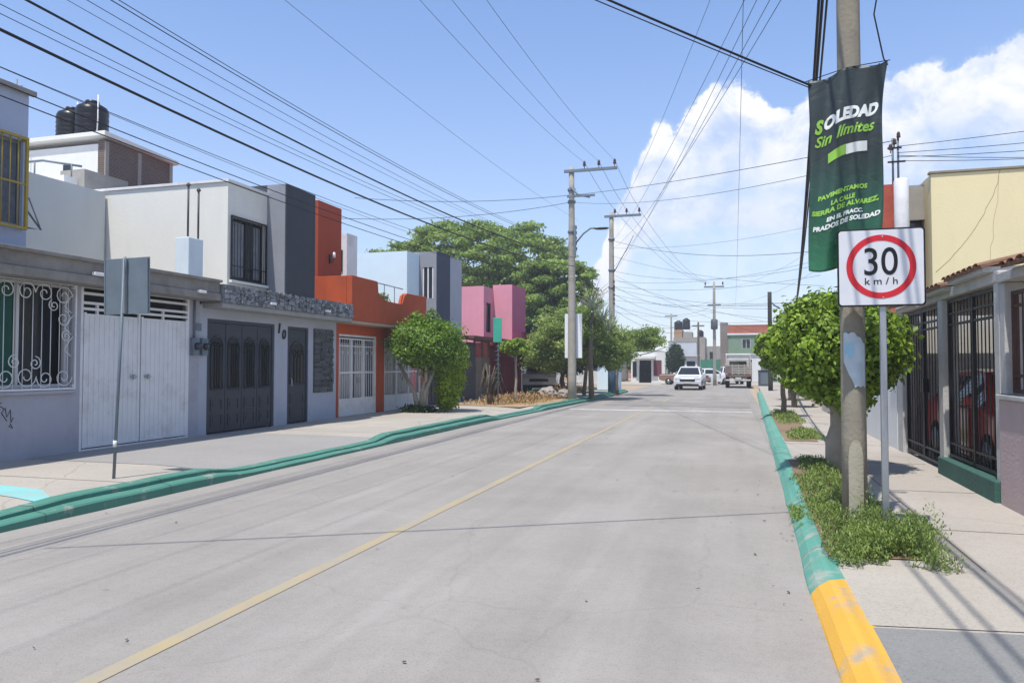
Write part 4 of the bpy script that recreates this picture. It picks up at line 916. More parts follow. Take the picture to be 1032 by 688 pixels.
# fan of cables from the second pole to the right near pole
for i,(za,xb,zb) in enumerate([(6.6,.95,6.1),(6.3,1.0,6.6),(8.0,1.05,6.9),(7.6,1.0,5.9),(9.0,1.1,8.4)]):
    cable((-5.95,38.7,za),(xb,7.45,zb),.35+.05*i,.0045,'thin slanting cable fanning from the second pole up to the near right pole','fan of slanting cables')
cable((.14,-12,6.6),(.12,60,6.0),.9,.004,'single line almost overhead running straight down the street','overhead street line')
# thick bundle behind the banner
for i,(x,z,r) in enumerate([(.86,6.1,.019),(.91,6.2,.019),(.955,6.1,.014),(.90,5.9,.007)]):
    cable((x,7.38,z),(2.62,38+i,4.0-.1*i),1.35+.1*i,r,'thick black cable running down behind the green banner to the trees','bundle behind the banner')
for i,(x,r) in enumerate([(.62,.016),(.76,.016),(1.02,.026),(1.09,.018)]):
    cable((x,-14,6.9),(x,7.30,6.62),.6,r,'cable reaching the near right pole from behind the viewpoint','cables from behind')
cable((.97,7.38,3.98),(-6.2,2.5,6.35),.10,.010,'thick twisted cable crossing the top of the picture to the banner pole','twisted crossing cable')
cable((.97,7.38,3.96),(-6.2,2.5,6.32),.13,.005,'thin wire wound along the thick twisted crossing cable','twisted crossing cable')

# ================================================================= SIGNS AND BANNER
bn=empty('street_banner',(1.0,7.2,2.3),'dark green cloth banner with white and lime lettering hung on the near concrete pole','banner')
# corners: TL (.66,4.11) TR (1.31,4.21) BR (1.24,2.55) BL (.67,2.40)
def ban(u,v):
    top=Vector((.655+.655*u,0,4.10+.115*u-.02*math.sin(u*9.4))); xr=1.31-.075*math.sin(min(1,(1-v)*1.15)*math.pi*.5)-.02*math.sin((1-v)*7)
    xl=.655+.012*math.sin((1-v)*5); zb=2.39+.10*u*u-.02*math.sin(u*8)
    z=zb+(top.z-zb)*v; x=xl+(xr-xl)*u
    w=.030*math.sin(u*8.5+(1-v)*3.2)*(1.1-.5*v)+.014*math.sin(u*19-v*4)+.010*math.sin(v*13+u*3)+.03*math.sin(v*3.0+1)*u
    return Vector((x,7.17+w,z))
banM=bpy.data.materials.new('banner_print'); banM.use_nodes=True
def _b():
    t=banM.node_tree; n=t.nodes.new; l=t.links.new; b=t.nodes['Principled BSDF']; c=n('ShaderNodeTexCoord'); s=n('ShaderNodeSeparateXYZ'); l(c.outputs['Object'],s.inputs[0])
    r=n('ShaderNodeMapRange'); r.inputs[1].default_value=.05; r.inputs[2].default_value=1.5; l(s.outputs[2],r.inputs[0])
    k=n('ShaderNodeValToRGB'); e=k.color_ramp.elements; e[0].color=(*lin('2f6c4b'),1); e[1].color=(*lin('353e3e'),1); e[1].position=.75; l(r.outputs[0],k.inputs[0]); x=k.color_ramp.elements.new(.45); x.color=(*lin('2b4f41'),1)
    l(k.outputs[0],b.inputs['Base Color']); b.inputs['Roughness'].default_value=.42; b.inputs['Specular IOR Level'].default_value=.35
    z=n('ShaderNodeTexNoise'); z.inputs['Scale'].default_value=6; z.inputs['Detail'].default_value=4; z.inputs['Distortion'].default_value=1.5; bp=n('ShaderNodeBump'); bp.inputs['Strength'].default_value=.35; bp.inputs['Distance'].default_value=.03; l(c.outputs['Object'],z.inputs[0]); l(z.outputs[0],bp.inputs['Height']); l(bp.outputs[0],b.inputs['Normal'])
_b()
nu,nv=36,80; vs=[ban(i/nu,j/nv) for j in range(nv+1) for i in range(nu+1)]
mb=MB().add(vs,[(j*(nu+1)+i,j*(nu+1)+i+1,(j+1)*(nu+1)+i+1,(j+1)*(nu+1)+i) for j in range(nv) for i in range(nu)],True)
clo=mb.build('cloth',banM,bn); sd=clo.modifiers.new('s','SOLIDIFY'); sd.thickness=.003; sd.offset=1
def wrap(p):
    # p given as flat (u-ish x 0..1, -, v 0..1)
    u,v=p.x,p.z; q=ban(u,v); d1=(ban(u+.01,v)-q); d2=(ban(u,v+.01)-q); nn=d1.cross(d2).normalized(); 
    if nn.y>0: nn=-nn
    return q+nn*.0045
wt=mat('print_white','dfe3df',.5,.03,3,0); lm_=mat('print_lime','8fc24a',.5,.03,3,0); lm2=mat('print_lime_dark','63a345',.5,.05,3,0)
def btext(s,m,u,v,w,h,shear=.0,bold=.0,slope=.0,name='lettering'):
    c=bpy.data.curves.new('t','FONT'); c.body=s; c.align_x='LEFT'; c.align_y='BOTTOM'; c.shear=shear; c.offset=bold; c.resolution_u=3
    t=bpy.data.objects.new('t',c); COL.objects.link(t); dg=bpy.context.evaluated_depsgraph_get(); me=bpy.data.meshes.new_from_object(t.evaluated_get(dg)); bpy.data.objects.remove(t)
    bm=bmesh.new(); bm.from_mesh(me); bmesh.ops.triangulate(bm,faces=bm.faces); bmesh.ops.subdivide_edges(bm,edges=bm.edges,cuts=1); 
    xs=[q.co.x for q in bm.verts]; zs=[q.co.y for q in bm.verts]; x0,x1=min(xs),max(xs); z1=max(zs); z0=0 if min(zs)>-.35 else min(zs)
    inv=Matrix.Translation(-bn.location)
    for q in bm.verts:
        a=(q.co.x-x0)/(x1-x0); b_=(q.co.y-0)/(z1)
        uu=u+a*w; vv=v+b_*h+slope*a
        q.co=inv@wrap(Vector((uu,0,vv)))
    bm.to_mesh(me); bm.free(); me.materials.clear(); me.materials.append(m); o=bpy.data.objects.new(name,me); COL.objects.link(o); o.parent=bn; return o
btext('S',lm_,.07,.700,.13,.088,.25,.05,.003); btext('OLEDAD',wt,.205,.715,.75,.075,.12,.06,.024)
btext('Sin límites',lm_,.07,.634,.84,.068,.3,.022,.026)
def bquad(m,u0,u1,v0,v1,sl,name,off=.003):
    vs=[];k=10
    for j in range(4):
        for i in range(k+1):
            u=u0+(u1-u0)*i/k; vs.append(wrap(Vector((u,0,v0+(v1-v0)*j/3+sl*i/k)))+Vector((0,-off+.0025,0)))
    o=MB().add(vs,[(j*(k+1)+i,j*(k+1)+i+1,(j+1)*(k+1)+i+1,(j+1)*(k+1)+i) for j in range(3) for i in range(k)]).build(name,m,bn); return o
bquad(lm_,.26,.50,.552,.602,.012,'logo_block'); bquad(wt,.502,.80,.562,.612,.012,'logo_block')
btext('PAVIMENTAMOS',lm_,.12,.362,.68,.029,.1,.045,.018); btext('LA CALLE',lm_,.29,.323,.34,.029,.1,.045,.008)
btext('SIERRA DE ALVAREZ,',lm_,.04,.282,.90,.031,.1,.045,.022); btext('EN EL FRACC.',wt,.24,.245,.50,.026,.1,.05,.012); btext('PRADOS DE SOLEDAD',wt,.06,.203,.90,.030,.1,.05,.022)
g=MB().tube([ban(0,1)+Vector((-.02,.01,.0)),ban(.5,1)+Vector((0,.01,.0)),ban(1,1)+Vector((.02,.01,.0))],.004,6); g.build('hem_rod',darkm,bn)
g=MB().tube([(1.03,7.30,4.05),(.95,7.2,4.13)],.006,5).tube([(1.03,7.31,2.6),(1.0,7.22,2.45)],.006,5).tube([(1.13,7.33,4.1),(1.25,7.2,4.2)],.006,5); g.build('tie',black,bn)

# speed limit sign
sg=empty('speed_limit_sign',(1.22,7.05,.12),'white square 30 km/h sign with red ring on a grey post in the weeds','road sign')
MB().box(1.195,1.247,7.05,7.10,.05,2.72).build('post',galv,sg,.006)
def rrect(x0,x1,z0,z1,r,n=6):
    out=[]
    for cx,cz,a0 in ((x1-r,z1-r,0),(x0+r,z1-r,1),(x0+r,z0+r,2),(x1-r,z0+r,3)):
        for i in range(n+1): a=(a0+i/n)*math.pi/2; out.append((cx+r*math.cos(a),cz+r*math.sin(a)))
    return out
cx_,cz_=1.205,2.385; hw=.343
plate=mat('sign_white','d2d4d8',.35,.05,6,.0,streak=.1); signk=mat('sign_black','0b0b0c',.4,.05,3,0); signr=mat('sign_red','c8202c',.4,.06,3,0); back=galvdull
MB().prism(rrect(cx_-hw,cx_+hw,cz_-hw+.01,cz_+hw-.01,.03),7.030,7.046,'y').build('plate',signk,sg,.002)
MB().prism(rrect(cx_-hw+.014,cx_+hw-.014,cz_-hw+.024,cz_+hw-.024,.024),7.027,7.0295,'y').build('face',plate,sg)
def ring(mb,c,ro,ri,y0,y1,n=64):
    vs=[]
    for y in (y0,y1):
        for r in (ro,ri):
            for k in range(n): a=2*math.pi*k/n; vs.append((c[0]+r*math.cos(a),y,c[1]+r*math.sin(a)))
    fs=[]
    for k in range(n):
        j=(k+1)%n; fs+=[(k,j,n+j,n+k),(2*n+k,3*n+k,3*n+j,2*n+j),(k,2*n+k,2*n+j,j),(n+k,n+j,3*n+j,3*n+k)]
    return mb.add(vs,fs)
ring(MB(),(cx_,cz_+.005),.272,.222,7.024,7.0268).build('red_ring',signr,sg)
def stxt(s,x,z,w,h,bold=0):
    c=bpy.data.curves.new('t','FONT'); c.body=s; c.resolution_u=8; c.offset=bold; c.space_character=1.0
    t=bpy.data.objects.new('t',c); COL.objects.link(t); dg=bpy.context.evaluated_depsgraph_get(); me=bpy.data.meshes.new_from_object(t.evaluated_get(dg)); bpy.data.objects.remove(t)
    xs=[v.co.x for v in me.vertices]; zs=[v.co.y for v in me.vertices]
    for v in me.vertices: v.co=(x+((v.co.x-min(xs))/(max(xs)-min(xs))-.5)*w-sg.location.x, 7.0240-sg.location.y, z+((v.co.y-min(zs))/(max(zs)-min(zs))-.5)*h-sg.location.z)
    me.materials.clear(); me.materials.append(signk); o=bpy.data.objects.new('lettering',me); COL.objects.link(o); o.parent=sg
stxt('30',cx_+.0,cz_+.05,.262,.235,.004); stxt('k m / h',cx_,cz_-.118,.255,.058,.006)
for dz in (.26,-.26): MB().lathe((cx_+.015,7.0265,cz_+dz),[(.009,0),(.006,-.004)],8,'y').build('bolt',galv,sg)
# sign at the left, seen from behind
ls=empty('road_sign',(-7.54,7.77,.12),'back of a grey metal square sign on a slightly leaning post on the left pavement','road sign')
ax=Vector((-7.54,7.77,.10)); tp=Vector((-7.44,7.79,2.93))
mb=MB(); mb.tube([ax,tp],.026,4); mb.build('post',galvdull,ls)
mb=MB(); c=Vector((-7.44,7.83,2.56)); mb.obox(c,(.70,.012,.72),(0,-.02,R(1.5))); mb.build('plate',galvdull,ls,.004)
mb=MB(); mb.obox(c+Vector((-.005,-.035,0)),(.045,.05,.7),(0,-.02,R(1.5))); mb.build('bracket',galv,ls)
mb=MB(); mb.obox(c+Vector((.33,-.012,0)),(.02,.02,.70),(0,-.02,R(1.5))); mb.obox(c+Vector((-.33,-.012,0)),(.02,.02,.70),(0,-.02,R(1.5))); mb.build('rim',galvdull,ls)
mb=MB().tube([ax+Vector((.008,0,.42)),ax+Vector((.011,0,.50))],.031,4); mb.build('sticker',whitep,ls)
# turquoise post banner by the pink house
gs=empty('banner_post',(-8.2,26,.13),'turquoise narrow panel on a thin post in the dry bed before the pink house','post')
MB().tube([(-8.2,26.05,.1),(-8.2,26.05,3.25)],.03,6).build('post',galvdull,gs)
tq=mat('turquoise_paint','3fa58c',.7,.1,3,.05)
MB().box(-8.37,-8.05,25.98,26.02,2.38,3.27).build('panel',tq,gs,.01)
mb=MB()
for i in range(9): mb.obox((-8.2+.02*(-1)**i,26.0,.95+i*.16),(.16,.03,.03),(0,.25*(-1)**i,0))
mb.build('lattice',mat('dull_green_paint','49594f',.8,.2,4,.1),gs)
# dead agave / stump and stones in the bed
ag=empty('dead_agave',(-8.55,26.2,.13),'dried dark agave stump with drooping leaves below the turquoise panel','plant')
mb=MB(); rd=random.Random(6)
for i in range(22):
    a=rd.uniform(0,6.28); l_=rd.uniform(.4,.9); h_=rd.uniform(.5,1.5); bx,by=-8.55+rd.uniform(-.1,.1),26.2
    mb.tube([(bx,by,.1+h_*.4),(bx+.5*l_*math.cos(a),by+.5*l_*math.sin(a),.2+h_),(bx+l_*math.cos(a)*.8,by+l_*math.sin(a)*.8,.1+h_*.5)],[.035,.03,.008],5)
mb.build('leaves',mat('dead_agave_leaf','5a5348',.95,.4,6,.3),ag)
MB().tube([(-8.5,26.2,.1),(-8.6,26.2,.6),(-8.55,26.2,1.2)],[.14,.1,.07],7).build('stump',bark,ag)
def rock(x,y,z,r,label,seed):
    bm=bmesh.new(); bmesh.ops.create_icosphere(bm,subdivisions=3,radius=r)
    for v in bm.verts:
        n_=mnoise.noise(v.co*2.2/r+Vector((seed,0,0)))*.35+mnoise.noise(v.co*6/r)*.1; v.co*=1+n_; v.co.z*=.75
    me=bpy.data.meshes.new('boulder'); bm.to_mesh(me); bm.free(); me.materials.append(mat('rock','9a938a',.95,.3,4,.6,20)); o=bpy.data.objects.new('boulder',me); COL.objects.link(o); o.location=(x,y,z); cat(o,label,'boulder','boulders near the first pole')
rock(-7.6,31.2,.35,.38,'left pale boulder beside the first utility pole',1); rock(-7.0,31.6,.3,.3,'smaller right boulder beside the first utility pole',5)
# ================================================================= RIGHT SIDE
X=2.65
gp=mat('grey_cement_paint','bdbbb6',.9,.12,2,.35,30,streak=.35,dirt='7d7a75',dirtamt=.4)
mauve=mat('mauve_plaster','bba7a4',.9,.08,1.5,.3,30,streak=.3,dirt='8f7d7c',dirtamt=.35)
yellow=mat('pale_yellow_plaster','e2d5aa',.9,.04,.5,.15,25,streak=.12,dirt='cdbf92',dirtamt=.35)
tile=mat('clay_tile','84634f',.9,.3,6,.5,20); gbase=mat('green_base_paint','3a5f54',.8,.15,3,.3,30,streak=.3)
ironb=mat('black_gate_iron','131418',.45,.15,6,.05); brown=mat('brown_iron','4d3226',.55,.2,6,.05)
hR=empty('house',(6,14,0),'pale yellow house with black barred gate, grille and clay tile copings on the right','house')
MB().box(3.41,10,15.0,24,0,4.97).build('yellow_wall',yellow,hR)
MB().box(3.38,10.03,14.97,15.12,4.975,5.02).build('parapet_cap',mat('cap_dark','8c8471',.95,.2,4,.3),hR,.008)
MB().box(X,3.09,15.32,20,0,2.4).build('lower_wall',whiteP,hR); MB().box(X,3.10,15.3,20,2.4,4.90).build('red_wall',mat('worn_red_plaster','a4503f',.9,.2,2.5,.3,25,streak=.3,dirt='b98e80',dirtamt=.5),hR)
MB().wall('y',15.5,.15,3.102,3.408,0,4.9,[(3.16,3.408,3.0,4.25)]).build('grey_wall',concrete,hR)
MB().box(3.12,3.40,15.66,15.70,2.9,4.3).build('pane',glassd,hR)  # dark glossy sheet filling the opening in the grey wall
MB().lathe((2.96,15.17,2.5),[(.125,0),(.125,2.42),(.1,2.46)],20).build('white_column',whitep,hR)
cr=mat('thin_crack','8d8163',.9,.1,4,0)
g=MB(); rd=random.Random(8); p=[(4.5,4.97)]
for i in range(16): p.append((p[-1][0]-.02-.09*(i/16)+rd.uniform(-.02,.02),p[-1][1]-.11))
g.tube([(a,14.998,b) for a,b in p],.003,4); g.tube([(4.5+rd.uniform(-.02,.02)-.02*i,14.998,4.9-.16*i) for i in range(12)],.002,4); g.build('crack',cr,hR)
g=MB()
for y0,y1 in ((8.97,9.13),(11.22,11.44),(13.75,14.15)): MB().box(X,X+.2,y0,y1,.05,2.42).build('pillar',gp,hR,.01)
g=MB().box(X-.01,X+.21,8.95,11.33,2.422,2.54); g.box(X-.008,X+.208,11.332,14.17,2.25+.172,2.50); g.build('beam',gp,hR,.01)
MB().box(X-.06,X+.2,9.0,11.30,.1,.34).build('base_wall',gbase,hR,.012)
MB().box(X+.2,6,9.0,14.2,.05,.121).build('carport_floor',walkR,hR); MB().box(X+.21,4.9,9.1,13.9,2.36,2.42).build('carport_shade_slab',concrete,hR)  # roof slab is unseen, added to keep the red car in shade
MB().box(6,6.2,8.9,15,0,2.7).box(X+.2,6,14.17,14.3,0,2.46).build('carport_wall',mat('carport_plaster','b9b7b0',.9,.08,1.5,.2,30,streak=.3),hR)
def irongate(par,name,y0,y1,z0,z1,m,leafs=1,step=.115,sq=.009,x=X+.08,rails=(.18,)):
    wv=(y1-y0)/leafs; 
    for i in range(leafs):
        a=y0+i*wv+.01; b=y0+(i+1)*wv-.01; g=MB(); framex(g,x-.02,x+.02,a,b,z0,z1,.04); barsx(g,x,a+step,b-step,z0+.04,z1-.04,step,sq,True)
        for r in rails: g.box(x-.015,x+.015,a+.04,b-.04,z1-r-.015,z1-r+.015)
        g.box(x-.015,x+.015,a+.04,b-.04,z0+.16,z0+.19)
        o=g.build(name,m,par)
        if leafs>1: MB().box(x-.04,x+.04,(b-.09) if i==0 else (a+.01),(b-.01) if i==0 else (a+.09),1.15,1.35).build('lock',ironb,o)
irongate(hR,'gate_leaf',11.46,13.73,.17,2.38,ironb,2,.15,.006,rails=(.2,.3))
irongate(hR,'window_grille',9.15,11.2,.36,2.40,ironb,1,.135,.006,rails=(.18,.32)); 
MB().box(X+.06,X+.1,10.1,10.15,.36,2.40).build('mullion',ironb,hR)
# clay tile copings, each a sloping row of tiles
def tiles(y0,y1,z,par):
    n=max(3,int((y1-y0)/.19)); w=(y1-y0)/n
    g=MB()
    g.add([(X-.13,y0,z),(X+.33,y0,z+.10),(X+.33,y1,z+.10),(X-.13,y1,z),(X-.13,y0,z+.03),(X+.33,y0,z+.13),(X+.33,y1,z+.13),(X-.13,y1,z+.03)],[(0,1,2,3),(7,6,5,4),(0,4,5,1),(1,5,6,2),(2,6,7,3),(3,7,4,0)])
    for i in range(n):
        yc=y0+w*(i+.5)
        vs=[];k=6
        for xx,zz in ((X-.16,z+.025),(X+.33,z+.135)):
            for j in range(k+1): a=math.pi*j/k; vs.append((xx,yc+w*.42*math.cos(a),zz+.032*math.sin(a)))
        g.add(vs,[(j,j+1,k+2+j,k+1+j) for j in range(k)],True)
    g.build('tile_coping',tile,par)
tiles(9.05,10.55,2.585,hR); tiles(10.7,12.4,2.545,hR); tiles(12.6,14.1,2.50,hR)
MB().box(X-.1,X+.3,9.1,10.5,2.54,2.60).box(X-.1,X+.3,10.75,12.35,2.502,2.55).build('coping_support',gp,hR)
# nearest right neighbour
hN=empty('house',(5,6,0),'mauve low wall with brown window grille cut off by the right edge','house')
MB().box(X-.02,X+.2,2.5,8.95,.0,1.2).build('front_wall',mauve,hN,.01)
MB().box(X-.05,X+.23,2.5,8.96,1.202,1.25).build('sill',gp,hN,.008)
irongate(hN,'window_grille',6.5,8.80,1.27,2.3,brown,1,.13,.007,rails=(.15,))
MB().box(X,X+.2,8.80,8.945,1.252,2.40).build('pillar',gp,hN,.01); MB().box(X,X+.2,5.5,6.48,1.252,2.40).build('pillar',gp,hN,.01)
MB().box(X-.03,X+.24,2.5,8.945,2.402,2.50).build('beam',gp,hN,.01)
tiles(7.5,8.45,2.502,hN)
MB().box(4.5,9,2.5,8.9,0,2.6).build('inner_wall',mat('inner_beige','a59a88',.9,.1,1,.1),hN)
# dark green street banner hanging at the right edge (seen almost edge on)
bq=empty('wall_banner',(1.98,5.4,2.6),'dark green banner edge hanging at the extreme top right of the picture','banner')
g=MB(); vs=[]
for j in range(13):
    z=2.72+j*.9/12; w=.012*math.sin(j*.9); vs+=[(2.055+w*.6,5.4,z),(2.2+w,5.45,z),(2.45-w,5.5,z)]
g.add(vs,[(j*3+i,j*3+i+1,j*3+i+4,j*3+i+3) for j in range(12) for i in range(2)],True); o=g.build('cloth',mat('dark_green_cloth','1c3a30',.6,.1,3,.1),bq); sd=o.modifiers.new('s','SOLIDIFY'); sd.thickness=.004
MB().tube([(2.03,5.4,3.63),(2.75,5.52,3.63)],.012,6).tube([(2.75,5.52,3.63),(2.75,5.52,2.6)],.02,6).build('rod',darkm,bq)
# plain rendered wall beyond the yellow house, and houses beyond
hW=empty('wall',(X+.1,18,0),'whitish rendered boundary wall behind the near round tree on the right','wall')
MB().box(X,X+.2,14.2,15.28,0,2.3).build('panel',whiteP,hW)
MB().box(X+.02,X+.18,20.02,26,0,2.2).build('panel',gp,hW)
hW2=empty('house',(5,33,0),'plain beige house along the right pavement hidden behind the trimmed trees','house')
MB().wall('x',2.9,.2,26.1,42,0,2.9,[(28,29.2,.9,2.0),(32,33,.1,2.1)]).box(3.1,9,26.1,42,0,2.9).build('wall',mat('beige_plaster','b5a78f',.9,.1,1,.2,streak=.3),hW2)
MB().box(3.02,3.04,28,29.2,.9,2.0).build('window',glassd,hW2); MB().box(3.02,3.05,32,33,.1,2.1).build('door',brown,hW2)
MB().box(2.86,3.1,26.05,42.05,2.905,3.0).build('parapet_cap',gp,hW2)
ms=empty('service_mast',(2.9,15.36,4.9),'double grey service mast rising from the red wall on the right','mast')
for x in (2.87,2.96): MB().tube([(x,15.4,4.88),(x,15.4,5.78+(x-2.87))],.02,7).build('pipe',galvdull,ms)
for i,z in enumerate((5.5,5.6,5.72)): insulator(ms,2.83+.07*i,15.38,z,.7)
MB().box(2.78,3.08,15.37,15.4,5.32,5.35).build('crossarm',darkm,ms); MB().box(2.78,3.02,15.37,15.4,5.58,5.61).build('crossarm',darkm,ms)
for i,(z,z2) in enumerate(((5.62,5.9),(5.5,5.6),(5.42,5.45),(5.35,5.25),(5.45,5.2))): cable((2.95,15.38,z),(11,13.5+i*.3,z2),.12+.03*i,.006,'thin cable leaving the service mast to the right above the yellow house','cables over the yellow house',14)

# ================================================================= VEHICLES
tyre=mat('tyre','141414',.9,.1,4,.1); rim=mat('rim','8d8f92',.35,.05,3,0,metal=.8); chrome=mat('chrome','b8babd',.2,.03,3,0,metal=1)
lampw=mat('headlamp','c9ced2',.15,.03,3,0); lampr=mat('tail_lamp','8c1216',.25,.05,3,0); platem=mat('number_plate','bfc2bd',.5,.03,3,0); trim=mat('black_trim','151617',.6,.05,3,0)
def paint(n,c): 
    m=mat(n,c,.28,.04,2,0,spec=.6); m.node_tree.nodes['Principled BSDF'].inputs['Coat Weight'].default_value=.6; return m
def car(name,loc,rz,label,category,pm,Lh=4.2,Wd=1.75,H=1.5,style='suv',group=None):
    c=empty(name,loc,label,category,group); s=Lh/4.2; h=H/1.5; w=Wd/2
    def build(mb,n,m,par=c,bv=0):
        me=mb.build(n,m,None,bv); me.parent=par; return me
    if style=='suv': body=[(-2.1,.3),(-2.13,.58),(-2.02,.82),(-1.15,.94),(1.75,1.0),(2.05,.95),(2.1,.6),(2.08,.32),(1.75,.24),(-1.75,.24)]; cab=[(-1.2,.93),(-.4,1.46),(.1,1.5),(1.3,1.48),(1.92,1.0)]
    elif style=='hatch': body=[(-2.1,.35),(-2.12,.58),(-2.0,.80),(-1.1,.93),(1.7,.95),(2.08,.9),(2.1,.6),(2.08,.32),(1.75,.24),(-1.75,.24)]; cab=[(-1.15,.92),(-.4,1.42),(.2,1.46),(1.2,1.42),(1.95,.94)]
    else: body=[(-2.1,.4),(-2.12,.7),(-2.0,.95),(-1.1,1.02),(.3,1.05),(2.1,1.0),(2.1,.5),(1.75,.38),(-1.75,.38)]; cab=[(-1.05,1.01),(-.55,1.48),(.2,1.5),(.42,1.05)]
    pr=lambda P_,a,b: MB().prism([(p[0]*s,p[1]*h) for p in P_],a,b,'x')
    # body: full width, cheeks narrowed at the top by a second slightly inset slab
    mb=MB(); n=len(body)
    rows=[(-w,.94),(-w*.97,1.0),(w*.97,1.0),(w,.94)]
    vs=[]; 
    for x,k in rows:
        for p in body: vs.append((x,p[0]*s*(.985 if abs(x)==w else 1),(.6+(p[1]-.6)*(k))*h))
    fs=[tuple(range(n)),tuple(range(4*n-1,3*n-1,-1))]
    for r in range(3):
        for i in range(n): j=(i+1)%n; fs.append((r*n+i,r*n+j,(r+1)*n+j,(r+1)*n+i))
    mb.add(vs,fs); bo=build(mb,'body',pm,c,.03)
    # cabin tapers inwards
    n=len(cab); vs=[]
    for sgn in (-1,1):
        for p in cab: k=(p[1]-cab[0][1])/(1.5-cab[0][1]); vs.append((sgn*(w*.93-w*.24*k),p[0]*s,p[1]*h))
    build(MB().add(vs,[tuple(range(n)),tuple(range(2*n-1,n-1,-1))]+[(i,(i+1)%n,(i+1)%n+n,i+n) for i in range(n)]),'cabin',pm,c,.03)
    # glazing set just proud
    def quadglass(nm,pts,off):
        v=[Vector(p) for p in pts]; nn=(v[1]-v[0]).cross(v[2]-v[0]).normalized(); 
        if nn.dot(Vector(off))<0: nn=-nn
        a=[p+nn*.006 for p in v]; b=[p-nn*.01 for p in v]; k=len(v)
        build(MB().add(a+b,[tuple(range(k)),tuple(range(2*k-1,k-1,-1))]+[(i,(i+1)%k,(i+1)%k+k,i+k) for i in range(k)]),nm,glassd)
    def cp(p,sg,ins=.0): k=(p[1]-cab[0][1])/(1.5-cab[0][1]); return (sg*(w*.93-w*.24*k-ins),p[0]*s,p[1]*h)
    def lerp(a,b,q): return (a[0]+(b[0]-a[0])*q,a[1]+(b[1]-a[1])*q)
    a,b=cab[0],cab[1]; quadglass('windscreen',[cp(lerp(a,b,.08),-1,.08),cp(lerp(a,b,.08),1,.08),cp(lerp(a,b,.92),1,.07),cp(lerp(a,b,.92),-1,.07)],(0,-1,.5))
    a,b=cab[-1],cab[-2]; quadglass('rear_window',[cp(lerp(a,b,.15),-1,.1),cp(lerp(a,b,.15),1,.1),cp(lerp(a,b,.9),1,.08),cp(lerp(a,b,.9),-1,.08)],(0,1,.5))
    mid=(cab[0][0]+cab[-1][0])/2+.1
    for sg_ in (-1,1):
        f0=lerp(cab[0],cab[1],.1);f1=lerp(cab[0],cab[1],.86)
        quadglass('side_window',[cp((f0[0]+.12,f0[1]),sg_),cp((mid-.05,f0[1]),sg_),cp((mid-.05,f1[1]),sg_),cp((f1[0]+.1,f1[1]),sg_)],(sg_,0,.2))
        if style!='pickup':
            e0=lerp(cab[-1],cab[-2],.1);e1=lerp(cab[-1],cab[-2],.86)
            quadglass('side_window',[cp((mid+.05,e0[1]),sg_),cp((e0[0]-.15,e0[1]),sg_),cp((e1[0]-.12,e1[1]),sg_),cp((mid+.05,e1[1]),sg_)],(sg_,0,.2))
        for yy in (-1.32,1.3):
            R_=.33*h; o=build(MB().lathe((sg_*(w-.1),yy*s,R_),[(R_*.55,-.11),(R_*.93,-.11),(R_,-.07),(R_,.07),(R_*.93,.11),(R_*.55,.11)],24,'x'),'wheel',tyre); build(MB().lathe((sg_*(w-.1),yy*s,R_),[(R_*.62,-.115),(R_*.62,.115)],14,'x'),'rim',rim,o)
        build(MB().box(sg_*(w-.42),sg_*(w-.04),-2.125*s,-1.98*s,.64*h,.80*h),'headlight',lampw,c,.02)
        build(MB().box(sg_*(w-.28),sg_*(w-.03),2.0*s,2.115*s,.66*h,.86*h),'tail_light',lampr,c,.02)
        build(MB().obox((sg_*(w+.07),-.85*s,1.03*h),(.16,.1,.12)),'mirror',pm,c,.02)
    build(MB().box(-w*.55,w*.55,-2.15*s,-2.05*s,.56*h,.70*h),'grille',trim,c,.01)
    build(MB().box(-w*.82,w*.82,-2.145*s,-2.0*s,.25*h,.40*h),'bumper_vent',trim,c,.01)
    build(MB().box(-.22,.22,-2.15*s,-2.13*s,.42*h,.52*h),'number_plate',platem); build(MB().box(-.22,.22,2.1*s,2.13*s,.55*h,.67*h),'number_plate',platem)
    if style=='pickup':
        build(MB().box(-w+.08,w-.08,.5*s,2.02*s,.7*h,1.056*h),'bed',trim)
    c.rotation_euler=(0,0,rz); return c
car('car',(-2.75,50.3,0),R(-2),'white compact car driving towards the viewer down the street','car',paint('car_white','d8dadb'),4.1,1.68,1.48)
car('car',(3.75,11.6,.12),R(0),'red hatchback parked inside the carport behind the black grille','car',paint('car_red','a01216'),3.9,1.66,1.42,'hatch')
car('car',(-1.9,64,0),R(90),'white car parked sideways at the junction, left of the other parked white car','car',paint('car_white','d8dadb'),3.9,1.65,1.3)
car('car',(-.35,66,0),R(8),'white car parked just left of the stake truck','car',paint('car_white','d8dadb'),4.2,1.7,1.45)
car('pickup_truck',(-3.85,62.5,0),R(88),'faded orange brown pickup truck standing sideways beside the dark oval tree','pickup truck',paint('rust_orange','8a6a58'),3.9,1.75,1.2,'pickup')
car('pickup_truck',(-10.2,40.5,.1),R(10),'white pickup parked in the shade behind the planting bed','pickup truck',paint('car_white','d8dadb'),4.6,1.8,1.6,'pickup')
